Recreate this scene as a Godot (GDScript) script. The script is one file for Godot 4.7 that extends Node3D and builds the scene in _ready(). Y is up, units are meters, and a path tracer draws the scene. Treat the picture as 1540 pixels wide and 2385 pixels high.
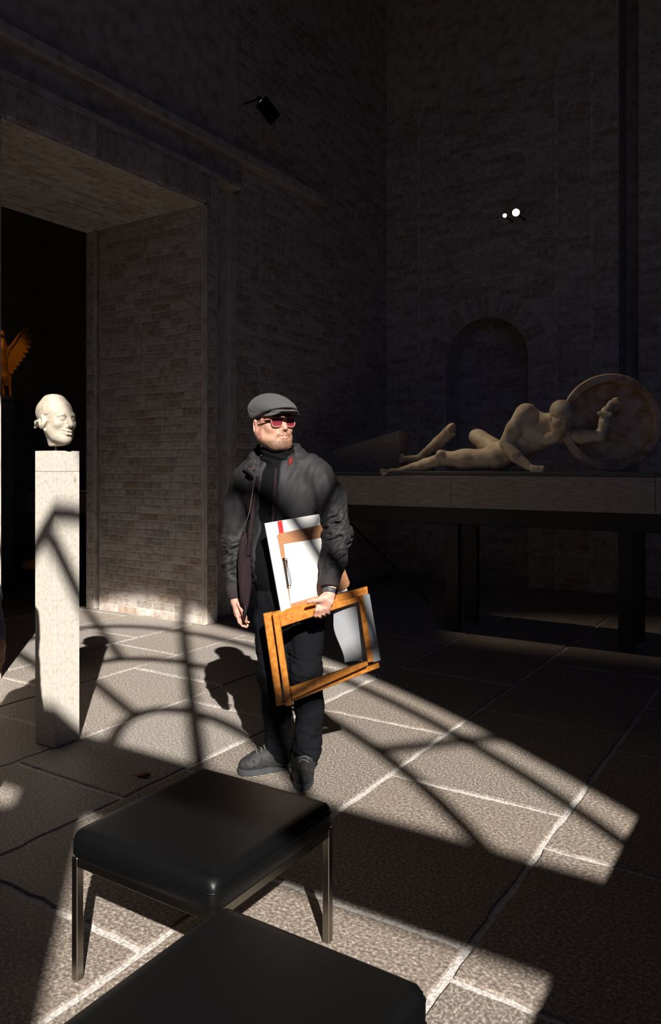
extends Node3D
# A museum hall with brick walls, lit by the sun through an arched window behind the camera. Room axes: the doorway wall runs along z at x = -4.8, the niche wall along x at z = -9.18.

const FOCAL := 1795.0          # focal length in pixels of the 1540 x 2385 frame
const EYE := Vector3(0, 1.47, 0)
const YAW := 32.5              # the camera looks this far to the left of -z
const HORIZON := 1085.0
var M := {}
var used := {}
var rng := RandomNumberGenerator.new()

# ---------- places ----------
func ray(px: float, py: float) -> Vector3:      # direction through a pixel, one metre deep
	var y := deg_to_rad(YAW)
	var f := Vector3(-sin(y), 0, -cos(y))
	var r := Vector3(cos(y), 0, -sin(y))
	return f + r * ((px - 770.0) / FOCAL) + Vector3.UP * ((HORIZON - py) / FOCAL)
func at(px: float, py: float, depth: float) -> Vector3:
	return EYE + ray(px, py) * depth
func on_z(px: float, py: float, z: float) -> Vector3:   # where the pixel meets the plane z
	var r := ray(px, py)
	return EYE + r * (z / r.z)
func seen_at(p: Vector3) -> Vector3:             # pixel x, pixel y, depth of a place
	var y := deg_to_rad(YAW)
	var q := p - EYE
	var d := q.dot(Vector3(-sin(y), 0, -cos(y)))
	if d < 0.05:
		return Vector3(-9999, -9999, d)
	return Vector3(770.0 + FOCAL * q.dot(Vector3(cos(y), 0, -sin(y))) / d, HORIZON - FOCAL * q.y / d, d)

# ---------- nodes ----------
func numbered(called: String) -> String:
	used[called] = used.get(called, 0) + 1
	return called if used[called] == 1 else "%s_%03d" % [called, used[called] - 1]
func tag(o: Node3D, label := "", category := "", group := "", kind := "") -> Node3D:
	for p in [["label", label], ["category", category], ["group", group], ["kind", kind]]:
		if p[1]:
			o.set_meta(p[0], p[1])
	return o
func thing(called: String, label: String, category: String, where := Vector3.ZERO, turn := 0.0, group := "") -> Node3D:
	var o := Node3D.new()
	o.name = numbered(called)
	add_child(o)
	o.position = where
	o.rotation_degrees.y = turn
	tag(o, label, category, group)
	return o
func mi(called: String, mesh: Mesh, mat: Material, parent: Node3D = null, xf := Transform3D()) -> MeshInstance3D:
	var o := MeshInstance3D.new()
	o.mesh = mesh
	o.material_override = mat
	o.transform = xf
	o.cast_shadow = GeometryInstance3D.SHADOW_CASTING_SETTING_ON
	if parent:
		o.name = called
		parent.add_child(o, true)
	else:
		o.name = numbered(called)
		add_child(o)
	return o
func structure(called: String, mesh: Mesh, mat: Material, label: String) -> MeshInstance3D:
	var o := mi(called, mesh, mat)
	o.set_meta("kind", "structure")
	o.set_meta("label", label)
	return o

# ---------- shapes ----------
func surf() -> SurfaceTool:
	var st := SurfaceTool.new()
	st.begin(Mesh.PRIMITIVE_TRIANGLES)
	return st
func done(st: SurfaceTool) -> ArrayMesh:
	st.generate_normals()
	return st.commit()
func tri(st: SurfaceTool, a: Vector3, b: Vector3, c: Vector3, out: Vector3) -> void:
	if (c - a).cross(b - a).dot(out) < 0.0:
		var t := b
		b = c
		c = t
	st.add_vertex(a); st.add_vertex(b); st.add_vertex(c)
func quad(st: SurfaceTool, a: Vector3, b: Vector3, c: Vector3, d: Vector3, out: Vector3) -> void:
	tri(st, a, b, c, out)
	tri(st, a, c, d, out)
func add_box(st: SurfaceTool, xf: Transform3D, size: Vector3, r := 0.0) -> void:   # box with chamfered edges, centred on xf
	st.set_smooth_group(-1)
	var h := size * 0.5
	if r <= 0.0:
		for ax in 3:
			for s in [-1.0, 1.0]:
				var n := Vector3.ZERO; n[ax] = s
				var u := Vector3.ZERO; u[(ax + 1) % 3] = 1.0
				var v := Vector3.ZERO; v[(ax + 2) % 3] = 1.0
				quad(st, xf * ((n - u - v) * h), xf * ((n + u - v) * h), xf * ((n + u + v) * h), xf * ((n - u + v) * h), xf.basis * n)
		return
	r = minf(r, minf(h.x, minf(h.y, h.z)) * 0.9)
	var i := h - Vector3(r, r, r)
	for ax in 3:
		var b := (ax + 1) % 3
		var c := (ax + 2) % 3
		for s in [-1.0, 1.0]:
			var q := []
			for e in [[-1, -1], [1, -1], [1, 1], [-1, 1]]:
				var p := Vector3.ZERO
				p[ax] = s * h[ax]; p[b] = e[0] * i[b]; p[c] = e[1] * i[c]
				q.append(xf * p)
			var n := Vector3.ZERO; n[ax] = s
			quad(st, q[0], q[1], q[2], q[3], xf.basis * n)
		for s in [-1.0, 1.0]:          # edges along ax
			for t in [-1.0, 1.0]:
				var q := []
				for e in [-1.0, 1.0]:
					var p := Vector3.ZERO
					p[ax] = e * i[ax]; p[b] = s * h[b]; p[c] = t * i[c]
					q.append(xf * p)
				for e in [1.0, -1.0]:
					var p := Vector3.ZERO
					p[ax] = e * i[ax]; p[b] = s * i[b]; p[c] = t * h[c]
					q.append(xf * p)
				var n := Vector3.ZERO; n[b] = s; n[c] = t
				quad(st, q[0], q[1], q[2], q[3], xf.basis * n)
	for sx in [-1.0, 1.0]:
		for sy in [-1.0, 1.0]:
			for sz in [-1.0, 1.0]:
				var g := Vector3(sx, sy, sz)
				tri(st, xf * (g * Vector3(h.x, i.y, i.z)), xf * (g * Vector3(i.x, h.y, i.z)), xf * (g * Vector3(i.x, i.y, h.z)), xf.basis * g)
func box(size: Vector3, r := 0.0, centre := Vector3.ZERO) -> ArrayMesh:
	var st := surf()
	add_box(st, Transform3D(Basis(), centre), size, r)
	return done(st)
func span(lo: Vector3, hi: Vector3, r := 0.0) -> ArrayMesh:
	return box(hi - lo, r, (lo + hi) * 0.5)
func add_span(st: SurfaceTool, lo: Vector3, hi: Vector3, r := 0.0) -> void:
	add_box(st, Transform3D(Basis(), (lo + hi) * 0.5), hi - lo, r)
func facing(dir: Vector3, up := Vector3.UP) -> Basis:     # z along dir
	var z := dir.normalized()
	if absf(z.dot(up)) > 0.98:
		up = Vector3.FORWARD
	var x := up.cross(z).normalized()
	return Basis(x, z.cross(x), z)
func bar(a: Vector3, b: Vector3, w: float, t: float, up: Vector3, r := 0.003) -> ArrayMesh:   # beam from a to b, t along up
	var st := surf()
	add_box(st, Transform3D(facing(b - a, up), (a + b) * 0.5), Vector3(w, t, a.distance_to(b)), r)
	return done(st)
func add_tube(st: SurfaceTool, pts: Array, radii: Array, seg := 12, caps := true) -> void:    # round bar along points
	st.set_smooth_group(1)
	var rings := []
	var up := Vector3.UP
	for i in pts.size():
		var d: Vector3 = (pts[mini(i + 1, pts.size() - 1)] - pts[maxi(i - 1, 0)]).normalized()
		var x := up.cross(d)
		if x.length() < 0.1:
			x = Vector3.RIGHT.cross(d)
		x = x.normalized()
		up = d.cross(x)
		var ring := []
		for k in seg:
			var a := TAU * k / seg
			ring.append(pts[i] + (x * cos(a) + up * sin(a)) * radii[i])
		rings.append(ring)
	for i in pts.size() - 1:
		for k in seg:
			var n := (k + 1) % seg
			quad(st, rings[i][k], rings[i][n], rings[i + 1][n], rings[i + 1][k], (rings[i][k] + rings[i][n]) * 0.5 - pts[i])
	if caps:
		st.set_smooth_group(-1)
		for e in [0, pts.size() - 1]:
			var out: Vector3 = pts[e] - pts[1 if e == 0 else e - 1]
			for k in seg:
				tri(st, pts[e], rings[e][k], rings[e][(k + 1) % seg], out)
func tube(pts: Array, radii: Array, seg := 12) -> ArrayMesh:
	var st := surf()
	add_tube(st, pts, radii, seg)
	return done(st)
func lathe(profile: Array, seg := 32, xf := Transform3D()) -> ArrayMesh:    # [radius, height] pairs turned about y
	var st := surf()
	for i in profile.size() - 1:
		st.set_smooth_group(i)
		var a: Vector2 = profile[i]
		var b: Vector2 = profile[i + 1]
		var nrm := Vector2(b.y - a.y, a.x - b.x)
		for k in seg:
			var t := TAU * k / seg
			var u := TAU * (k + 1) / seg
			var p := [Vector3(a.x * cos(t), a.y, a.x * sin(t)), Vector3(a.x * cos(u), a.y, a.x * sin(u)), Vector3(b.x * cos(u), b.y, b.x * sin(u)), Vector3(b.x * cos(t), b.y, b.x * sin(t))]
			var m := (t + u) * 0.5
			var out := Vector3(nrm.x * cos(m), nrm.y, nrm.x * sin(m))
			if a.x > 1e-5:
				tri(st, xf * p[0], xf * p[1], xf * p[2], xf.basis * out)
			if b.x > 1e-5:
				tri(st, xf * p[0], xf * p[2], xf * p[3], xf.basis * out)
	return done(st)
func add_prism(st: SurfaceTool, outline: PackedVector2Array, xf: Transform3D, depth: float) -> void:   # outline in xy, thick along z from 0 to -depth
	st.set_smooth_group(-1)
	var idx := Geometry2D.triangulate_polygon(outline)
	for i in range(0, idx.size(), 3):
		for z in [0.0, -depth]:
			tri(st, xf * Vector3(outline[idx[i]].x, outline[idx[i]].y, z), xf * Vector3(outline[idx[i + 1]].x, outline[idx[i + 1]].y, z), xf * Vector3(outline[idx[i + 2]].x, outline[idx[i + 2]].y, z), xf.basis * Vector3(0, 0, 1 if z == 0.0 else -1))
	var cw := Geometry2D.is_polygon_clockwise(outline)
	for i in outline.size():
		var a := outline[i]
		var b := outline[(i + 1) % outline.size()]
		var n := (b - a).orthogonal()
		if cw:
			n = -n
		quad(st, xf * Vector3(a.x, a.y, 0), xf * Vector3(b.x, b.y, 0), xf * Vector3(b.x, b.y, -depth), xf * Vector3(a.x, a.y, -depth), xf.basis * Vector3(-n.x, -n.y, 0))
func prism(outline: PackedVector2Array, depth: float, xf := Transform3D()) -> ArrayMesh:
	var st := surf()
	add_prism(st, outline, xf, depth)
	return done(st)

# ---------- materials ----------
func noise_tex(freq: float, stops: Array, seed_: int, size := 512, oct := 4, kind := FastNoiseLite.TYPE_SIMPLEX_SMOOTH, gain := 0.5) -> NoiseTexture2D:
	var n := FastNoiseLite.new()
	n.noise_type = kind
	n.frequency = freq
	n.seed = seed_
	n.fractal_octaves = oct
	n.fractal_gain = gain
	var t := NoiseTexture2D.new()
	t.width = size; t.height = size
	t.seamless = true
	t.noise = n
	if stops:
		var g := Gradient.new()
		var off := PackedFloat32Array()
		var col := PackedColorArray()
		for s in stops:
			off.append(s[0]); col.append(s[1])
		g.offsets = off; g.colors = col
		t.color_ramp = g
	return t
func mat(called: String, color: Color, rough := 0.8, tex: Texture2D = null, scale := 1.0, metal := 0.0) -> StandardMaterial3D:
	var m := StandardMaterial3D.new()
	m.resource_name = called
	m.albedo_color = color
	m.roughness = rough
	m.metallic = metal
	if tex:
		m.albedo_texture = tex
		m.uv1_triplanar = true
		m.uv1_world_triplanar = true
		m.uv1_scale = Vector3.ONE * scale
	M[called] = m
	return m
func relief(m: StandardMaterial3D, tex: Texture2D, cm: float) -> void:
	m.heightmap_enabled = true
	m.heightmap_texture = tex
	m.heightmap_scale = cm
func grey(v: float) -> Color:
	return Color(v, v, v)
func make_materials() -> void:
	var bump := noise_tex(0.02, [], 11, 512, 5)
	var fine := noise_tex(0.08, [], 12, 512, 4)
	# limewashed brick: pale wash over warm clay, in patches
	var wash := noise_tex(0.012, [[0.0, Color(0.76, 0.68, 0.62)], [0.35, Color(0.89, 0.85, 0.82)], [0.6, Color(0.95, 0.93, 0.91)], [1.0, Color(0.99, 0.98, 0.97)]], 21, 512, 5)
	for i in 5:
		var c: Color = [Color(0.80, 0.78, 0.76), Color(0.77, 0.74, 0.71), Color(0.83, 0.81, 0.79), Color(0.73, 0.67, 0.62), Color(0.71, 0.69, 0.67)][i]
		var b := mat("brick%d" % i, c, 0.9, wash, 1.3 + 0.17 * i)
		relief(b, bump, 0.2)
	relief(mat("mortar", Color(0.83, 0.81, 0.79), 0.95, wash, 0.9), fine, 0.15)
	var soil := noise_tex(0.015, [[0.0, Color(0.35, 0.34, 0.33)], [0.5, Color(0.5, 0.47, 0.44)], [1.0, Color(0.62, 0.58, 0.53)]], 31)
	mat("plaster", Color(0.55, 0.52, 0.5), 0.95, soil, 0.4)
	# floor stone: grey brown with pale flecks and dark pits
	for i in 4:
		var a: Color = [Color(0.585, 0.535, 0.49), Color(0.63, 0.60, 0.57), Color(0.64, 0.60, 0.56), Color(0.56, 0.52, 0.48)][i]
		var st := noise_tex(0.035, [[0.12, a * 0.60], [0.36, a * 0.86], [0.50, a], [0.62, a * 1.10], [0.74, Color(0.76, 0.725, 0.685)], [0.90, Color(0.90, 0.87, 0.83)]], 41 + i, 1024, 7, FastNoiseLite.TYPE_SIMPLEX_SMOOTH, 0.64)
		var m := mat("slab%d" % i, Color(0.91, 0.91, 0.91), 0.62, st, 1.0)
		m.uv1_scale = Vector3(2.0, 1.0, 1.5) if i % 2 else Vector3(1.5, 1.0, 1.8)
		relief(m, noise_tex(0.08, [], 51, 512, 5) if i == 0 else (M["slab0"] as StandardMaterial3D).heightmap_texture, 0.02)
	relief(mat("joint", Color(0.90, 0.89, 0.88), 0.9, noise_tex(0.05, [[0.0, Color(0.55, 0.54, 0.53)], [0.45, Color(0.82, 0.81, 0.80)], [1.0, Color(0.95, 0.94, 0.92)]], 61, 512, 5), 2.2), fine, 0.12)
	# pale limestone of plinth and beam, marble of the statues
	var lime := noise_tex(0.02, [[0.0, Color(0.80, 0.76, 0.70)], [0.35, Color(0.88, 0.86, 0.83)], [1.0, Color(0.94, 0.93, 0.91)]], 71, 512, 6)
	relief(mat("limestone", Color(0.87, 0.86, 0.84), 0.75, lime, 3.0), fine, 0.03)
	var trav := noise_tex(0.03, [[0.0, Color(0.58, 0.54, 0.50)], [0.5, Color(0.68, 0.64, 0.60)], [1.0, Color(0.76, 0.73, 0.69)]], 73, 512, 6)
	var be := mat("beam_stone", Color(0.92, 0.90, 0.88), 0.85, trav, 1.0)
	be.uv1_scale = Vector3(0.5, 2.2, 0.5)
	var mar := noise_tex(0.010, [[0.0, Color(0.66, 0.52, 0.38)], [0.38, Color(0.80, 0.73, 0.62)], [0.6, Color(0.86, 0.81, 0.72)], [1.0, Color(0.92, 0.89, 0.83)]], 75, 512, 5)
	relief(mat("marble", Color(0.97, 0.95, 0.92), 0.6, mar, 1.6), bump, 0.15)
	relief(mat("white_marble", Color(0.86, 0.85, 0.83), 0.6, noise_tex(0.012, [[0.0, Color(0.66, 0.58, 0.48)], [0.4, Color(0.80, 0.76, 0.70)], [1.0, Color(0.88, 0.86, 0.82)]], 77, 512, 5), 4.0), bump, 0.06)
	var ochre := noise_tex(0.010, [[0.0, Color(0.56, 0.38, 0.25)], [0.36, Color(0.74, 0.60, 0.46)], [0.58, Color(0.82, 0.74, 0.64)], [1.0, Color(0.88, 0.82, 0.74)]], 79, 512, 5)
	relief(mat("shield_marble", Color(0.97, 0.95, 0.92), 0.7, ochre, 1.5), bump, 0.3)
	mat("steel", Color(0.55, 0.53, 0.50), 0.28, null, 1.0, 1.0)
	mat("black_steel", Color(0.03, 0.03, 0.035), 0.5)
	mat("window_steel", Color(0.10, 0.10, 0.10), 0.6)

# ---------- bricks ----------
var brick_meshes := []
var brick_points := []
func brick_shape(seed_: int) -> ArrayMesh:      # unit brick, face at z = 1, with worn corners
	var r := RandomNumberGenerator.new()
	r.seed = seed_
	var st := surf()
	st.set_smooth_group(-1)
	var back := []
	var front := []
	for e in [[-1, -1], [1, -1], [1, 1], [-1, 1]]:
		back.append(Vector3(e[0] * 0.5 + r.randf_range(-0.008, 0.008), e[1] * 0.5 + r.randf_range(-0.03, 0.03), 0))
		front.append(Vector3(e[0] * (0.5 - r.randf_range(0.012, 0.03)), e[1] * (0.5 - r.randf_range(0.05, 0.12)), 1.0 - r.randf_range(0.0, 0.10)))
	quad(st, front[0], front[1], front[2], front[3], Vector3.BACK)
	for k in 4:
		quad(st, back[k], back[(k + 1) % 4], front[(k + 1) % 4], front[k], (back[k] + back[(k + 1) % 4]))
	return done(st)
# lays courses on the rectangle from o along u and v; the bricks that show largest are parts, the others are joined
func lay_bricks(parent: Node3D, o: Vector3, u: Vector3, v: Vector3, w: float, h: float, list: Array, course := 0.078, length := 0.265, keep = null) -> void:
	var rows := int(round(h / course))
	course = h / rows
	for j in rows:
		var x := -length * (0.5 if j % 2 else 0.0) - rng.randf() * 0.05
		while x < w:
			var l := length * rng.randf_range(0.86, 1.1)
			if rng.randf() < 0.18:
				l *= 0.52
			var a := maxf(x, 0.0)
			var b := minf(x + l, w)
			x += l
			if b - a < 0.035:
				continue
			var c := o + u * ((a + b) * 0.5) + v * ((j + 0.5) * course)
			if keep != null and not keep.call(c, (b - a) * 0.5):
				continue
			list.append([c, u, v, b - a - 0.012, course - rng.randf_range(0.009, 0.016)])
func place_bricks(parent: Node3D, list: Array, proud := 0.006, most := 300, set_ := "brick") -> void:
	if brick_meshes.is_empty():
		for k in 5:
			brick_meshes.append(brick_shape(100 + k))
			brick_points.append(brick_meshes[k].surface_get_arrays(0)[Mesh.ARRAY_VERTEX])
	var scored := []
	for e in list:
		var s := seen_at(e[0])
		var inside: bool = s.z > 0.3 and s.x > -30 and s.x < 1570 and s.y > -30 and s.y < 2400
		scored.append([(e[3] * e[4] / (s.z * s.z)) if inside else 0.0, e])
	scored.sort_custom(func(p, q): return p[0] > q[0])
	var rest := []
	for k in 5:
		rest.append(surf())
		rest[k].set_smooth_group(-1)
	for k in scored.size():
		var e: Array = scored[k][1]
		var n: Vector3 = e[1].cross(e[2])
		var pr := proud * rng.randf_range(0.55, 1.4)
		var xf := Transform3D(Basis(e[1] * e[3], e[2] * e[4], n * pr), e[0] + n * 0.0005)
		var tone: int = [0, 0, 1, 1, 2, 2, 3, 4][rng.randi() % 8]
		var pick := rng.randi() % 5
		var shape: ArrayMesh = brick_meshes[pick]
		if k < most and scored[k][0] > 0.0:
			mi("brick", shape, M["%s%d" % [set_, tone]], parent, xf)
		else:
			for v in brick_points[pick]:
				rest[tone].add_vertex(xf * v)
	var joined := ArrayMesh.new()
	for k in 5:
		rest[k].generate_normals()
		rest[k].set_material(M["%s%d" % [set_, k]])
		rest[k].commit(joined)
	if joined.get_surface_count():
		var r := MeshInstance3D.new()
		r.mesh = joined
		r.name = "brick_courses"
		parent.add_child(r, true)
		r.set_meta("kind", "stuff")

# ---------- the hall ----------
const FIELD := -4.95           # face of the doorway wall
const FRAME := -4.80           # face of the frame round the doorway
const NEAR_JAMB := -3.28
const FAR_JAMB := -5.37
const DOOR_TOP := 3.88
const BACK := -9.18
const WINDOW := 2.6
const HALL_TOP := 9.2
const HALL_RIGHT := 7.3
const SUN_HEIGHT := 35.3
const SUN_TURN := 44.8

func build_light() -> void:
	var cam := Camera3D.new()
	cam.name = "camera"
	cam.position = EYE
	cam.rotation_degrees.y = YAW
	cam.near = 0.05
	cam.far = 60.0
	cam.projection = Camera3D.PROJECTION_FRUSTUM
	cam.size = 2385.0 / FOCAL * 0.05
	cam.frustum_offset = Vector2(0, (HORIZON - 1192.5) / FOCAL * 0.05)
	add_child(cam)
	cam.current = true
	var env := Environment.new()
	env.tonemap_mode = Environment.TONE_MAPPER_LINEAR
	env.tonemap_exposure = 1.0
	env.background_mode = Environment.BG_SKY
	env.sdfgi_enabled = true
	env.ssao_enabled = true
	env.ssil_enabled = true
	var sky := Sky.new()
	var air := ProceduralSkyMaterial.new()
	air.sky_top_color = Color(0.20, 0.38, 0.72)
	air.sky_horizon_color = Color(0.40, 0.54, 0.76)
	air.ground_horizon_color = Color(0.30, 0.30, 0.30)
	air.ground_bottom_color = Color(0.22, 0.21, 0.20)
	air.sun_angle_max = 1.0
	air.sky_energy_multiplier = 1.1
	air.ground_energy_multiplier = 0.5
	sky.sky_material = air
	env.sky = sky
	var we := WorldEnvironment.new()
	we.name = "environment"
	we.environment = env
	add_child(we)
	var sun := DirectionalLight3D.new()
	sun.name = "sun"
	sun.rotation_degrees = Vector3(-SUN_HEIGHT, SUN_TURN, 0)
	sun.light_energy = 3.0
	sun.light_color = Color(1.0, 0.975, 0.94)
	sun.light_angular_distance = 0.53
	sun.shadow_enabled = true
	add_child(sun)

func build_floor() -> void:
	var base := structure("floor", span(Vector3(-13.0, -0.25, BACK - 1.0), Vector3(HALL_RIGHT + 0.3, -0.009, 5.5)), M.joint, "grey brown stone slab floor with pale mortar joints")
	# joints that run along z, then for each strip the cross joints
	var xs := [-0.08, -0.91, -1.74, -2.61, -3.38, -4.23, -4.95]
	var cross := [[-0.95, -2.05, -2.95, -4.17, -4.98, -6.1, -7.2, -8.3], [-1.05, -2.21, -3.26, -4.43, -5.72, -6.8, -7.95], [-0.6, -1.67, -2.78, -3.91, -5.02, -6.2, -7.3, -8.4],
		[-1.2, -2.39, -3.60, -4.75, -5.9, -7.0, -8.1], [-0.5, -1.65, -2.8, -3.97, -5.1, -6.3, -7.5, -8.5], [-1.0, -2.1, -3.3, -4.43, -5.6, -6.7, -7.9]]
	var strips := []
	for i in 6:
		strips.append([xs[i + 1], xs[i], cross[i]])
	for x in [[-0.08, 0.75], [0.75, 1.6], [1.6, 2.4], [2.4, 3.2], [3.2, 4.0], [4.0, 4.8], [4.8, 5.6], [5.6, 6.45], [6.45, 7.3], [-5.78, -4.95], [-6.6, -5.78], [-7.45, -6.6], [-8.3, -7.45], [-9.1, -8.3], [-9.95, -9.1], [-10.8, -9.95], [-11.65, -10.8], [-12.5, -11.65]]:
		var c := []
		var z := -0.2 - rng.randf()
		while z > BACK:
			c.append(z)
			z -= rng.randf_range(0.95, 1.25)
		strips.append([x[0], x[1], c])
	var wob := FastNoiseLite.new()
	wob.seed = 5
	wob.frequency = 2.5
	var n := 0
	for s in strips:
		var zs: Array = [2.9, 2.1, 1.2] if s[0] > -5.0 else [0.9]
		zs.append_array(s[2])
		zs.append(BACK - 0.02)
		for k in zs.size() - 1:
			n += 1
			var g := 0.0125
			var slab := slab_shape(Vector2(s[0] + g, zs[k + 1] + g), Vector2(s[1] - g, zs[k] - g), wob, 0.004 * rng.randf())
			mi("slab", slab, M["slab%d" % ([0, 3][rng.randi() % 2] if s[1] > -1.8 else [1, 2][rng.randi() % 2])], base)
func slab_shape(lo: Vector2, hi: Vector2, wob: FastNoiseLite, sink: float) -> ArrayMesh:    # stone slab with broken edges
	var st := surf()
	var ring := []
	var steps := 14
	var corners := [Vector2(lo.x, lo.y), Vector2(hi.x, lo.y), Vector2(hi.x, hi.y), Vector2(lo.x, hi.y)]
	for c in 4:
		for k in steps:
			var p: Vector2 = corners[c].lerp(corners[(c + 1) % 4], float(k) / steps)
			var q := Vector2(wob.get_noise_2d(p.x * 3.0, p.y * 3.0), wob.get_noise_2d(p.x * 3.0 + 50.0, p.y * 3.0)) * 0.011
			q += Vector2(wob.get_noise_2d(p.x * 12.0, p.y * 12.0), wob.get_noise_2d(p.x * 12.0 + 50.0, p.y * 12.0)) * 0.005
			ring.append(p + q)
	var mid := (lo + hi) * 0.5
	var y := -sink
	for k in ring.size():
		var a: Vector2 = ring[k]
		var b: Vector2 = ring[(k + 1) % ring.size()]
		var a2 := a + (mid - a).normalized() * 0.006
		var b2 := b + (mid - b).normalized() * 0.006
		st.set_smooth_group(-1)
		tri(st, Vector3(mid.x, y, mid.y), Vector3(a2.x, y, a2.y), Vector3(b2.x, y, b2.y), Vector3.UP)
		quad(st, Vector3(a.x, y - 0.004, a.y), Vector3(b.x, y - 0.004, b.y), Vector3(b2.x, y, b2.y), Vector3(a2.x, y, a2.y), Vector3.UP)
		var o := (a + b) * 0.5 - mid
		quad(st, Vector3(a.x, y - 0.004, a.y), Vector3(b.x, y - 0.004, b.y), Vector3(b.x, -0.02, b.y), Vector3(a.x, -0.02, a.y), Vector3(o.x, 0, o.y))
	return done(st)

func build_walls() -> void:
	var top := HALL_TOP
	# doorway wall: field set back, frame round the opening, thick reveal
	var st := surf()
	add_span(st, Vector3(-6.3, 0, BACK - 0.3), Vector3(FIELD, top, FAR_JAMB - 0.18))
	add_span(st, Vector3(-6.3, 0, NEAR_JAMB + 0.18), Vector3(FIELD, top, WINDOW + 0.5))
	add_span(st, Vector3(-6.3, DOOR_TOP + 0.02, FAR_JAMB - 0.18), Vector3(FIELD, top, NEAR_JAMB + 0.18))
	var left := structure("wall_left", done(st), M.mortar, "dark brick wall to the right of the tall doorway")
	# the frame and its mouldings
	var zf := FAR_JAMB
	for e in [[zf - 0.165, zf - 0.185, FRAME - 0.03], [zf - 0.50, zf - 0.59, FIELD + 0.035], [zf - 0.59, zf - 0.63, FIELD + 0.02]]:
		mi("moulding", span(Vector3(FIELD - 0.02, 0, e[1]), Vector3(e[2], DOOR_TOP + 0.30, e[0]), 0.006), M.mortar, left)
	var list := []
	lay_bricks(left, Vector3(FIELD, 0, zf - 0.63), Vector3(0, 0, -1), Vector3.UP, 0.375, 6.5, list)
	lay_bricks(left, Vector3(FIELD, 0, zf - 1.03), Vector3(0, 0, -1), Vector3.UP, absf(BACK - (zf - 1.03)), 6.5, list)
	place_bricks(left, list, 0.006, 300, "brick")
	# reveal of the doorway with its rebate
	st = surf()
	add_span(st, Vector3(-6.22, 0, zf - 0.18), Vector3(FRAME, DOOR_TOP + 0.30, zf))
	add_span(st, Vector3(-6.42, 0, zf - 0.18), Vector3(-6.30, DOOR_TOP + 0.30, zf))
	add_span(st, Vector3(-6.32, 0, zf - 0.18), Vector3(-6.20, DOOR_TOP + 0.30, zf - 0.10))
	add_span(st, Vector3(-6.42, 0, NEAR_JAMB), Vector3(FRAME, DOOR_TOP + 0.30, NEAR_JAMB + 0.18))
	add_span(st, Vector3(-6.22, DOOR_TOP, zf - 0.02), Vector3(FRAME, DOOR_TOP + 0.30, NEAR_JAMB + 0.02))
	add_span(st, Vector3(-6.42, DOOR_TOP, zf - 0.02), Vector3(-6.30, DOOR_TOP + 0.30, NEAR_JAMB + 0.02))
	add_span(st, Vector3(-6.32, DOOR_TOP + 0.10, zf - 0.02), Vector3(-6.20, DOOR_TOP + 0.30, NEAR_JAMB + 0.02))
	var reveal := structure("wall_doorway", done(st), M.mortar, "deep limewashed brick reveal of the tall doorway")
	mi("corner_bead", span(Vector3(FRAME - 0.012, 0, zf - 0.035), Vector3(FRAME + 0.016, DOOR_TOP, zf - 0.008), 0.006), M.mortar, reveal)
	list = []
	lay_bricks(reveal, Vector3(-6.20, 0, zf), Vector3.RIGHT, Vector3.UP, 1.37, DOOR_TOP, list)
	lay_bricks(reveal, Vector3(-6.42, 0, zf), Vector3.RIGHT, Vector3.UP, 0.12, DOOR_TOP, list)
	lay_bricks(reveal, Vector3(FRAME, 0, zf - 0.035), Vector3(0, 0, -1), Vector3.UP, 0.13, DOOR_TOP, list)
	lay_bricks(reveal, Vector3(-5.75, DOOR_TOP, NEAR_JAMB), Vector3(0, 0, -1), Vector3.RIGHT, 2.09, 0.42, list, 0.078)
	lay_bricks(reveal, Vector3(-5.29, DOOR_TOP, NEAR_JAMB), Vector3(0, 0, -1), Vector3.RIGHT, 2.09, 0.47, list, 0.078)
	lay_bricks(reveal, Vector3(-6.20, DOOR_TOP, NEAR_JAMB), Vector3(0, 0, -1), Vector3.RIGHT, 2.09, 0.42, list, 0.078)
	place_bricks(reveal, list, 0.0022)
	# soldier course over the doorway
	st = surf()
	add_span(st, Vector3(FIELD - 0.05, DOOR_TOP + 0.30, zf - 0.55), Vector3(FRAME, DOOR_TOP + 0.36, NEAR_JAMB + 0.55), 0.01)
	add_span(st, Vector3(FIELD - 0.05, DOOR_TOP + 0.62, zf - 2.2), Vector3(FIELD + 0.10, DOOR_TOP + 0.74, NEAR_JAMB + 2.2), 0.02)
	var lintel := structure("trim_1", done(st), M.mortar, "brick lintel and cornice above the tall doorway")
	list = []
	var z := zf - 0.18
	while z < NEAR_JAMB + 0.18:
		list.append([Vector3(FRAME, DOOR_TOP + 0.15, z + 0.04), Vector3(0, 0, -1), Vector3.UP, 0.066, 0.27])
		z += 0.08
	place_bricks(lintel, list, 0.008, 300, "brick")
	# niche wall
	build_back_wall(top)
	# the rest of the shell
	structure("wall_right", span(Vector3(HALL_RIGHT, 0, BACK - 0.3), Vector3(HALL_RIGHT + 0.3, top, WINDOW + 0.5)), M.mortar, "brick wall on the far side of the hall")
	structure("ceiling", span(Vector3(-13.0, top, BACK - 1.2), Vector3(HALL_RIGHT + 0.3, top + 0.25, WINDOW + 0.5)), M.plaster, "dark vaulted hall ceiling")
	st = surf()
	add_span(st, Vector3(-12.8, 0, BACK - 0.3), Vector3(-12.5, top, 1.2))
	add_span(st, Vector3(-12.8, 0, 0.9), Vector3(-6.3, top, 1.2))
	add_span(st, Vector3(-12.8, 0, BACK - 0.3), Vector3(-6.3, top, BACK))
	structure("wall_next_room", done(st), M.mortar, "dark walls of the room beyond the doorway")

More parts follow.
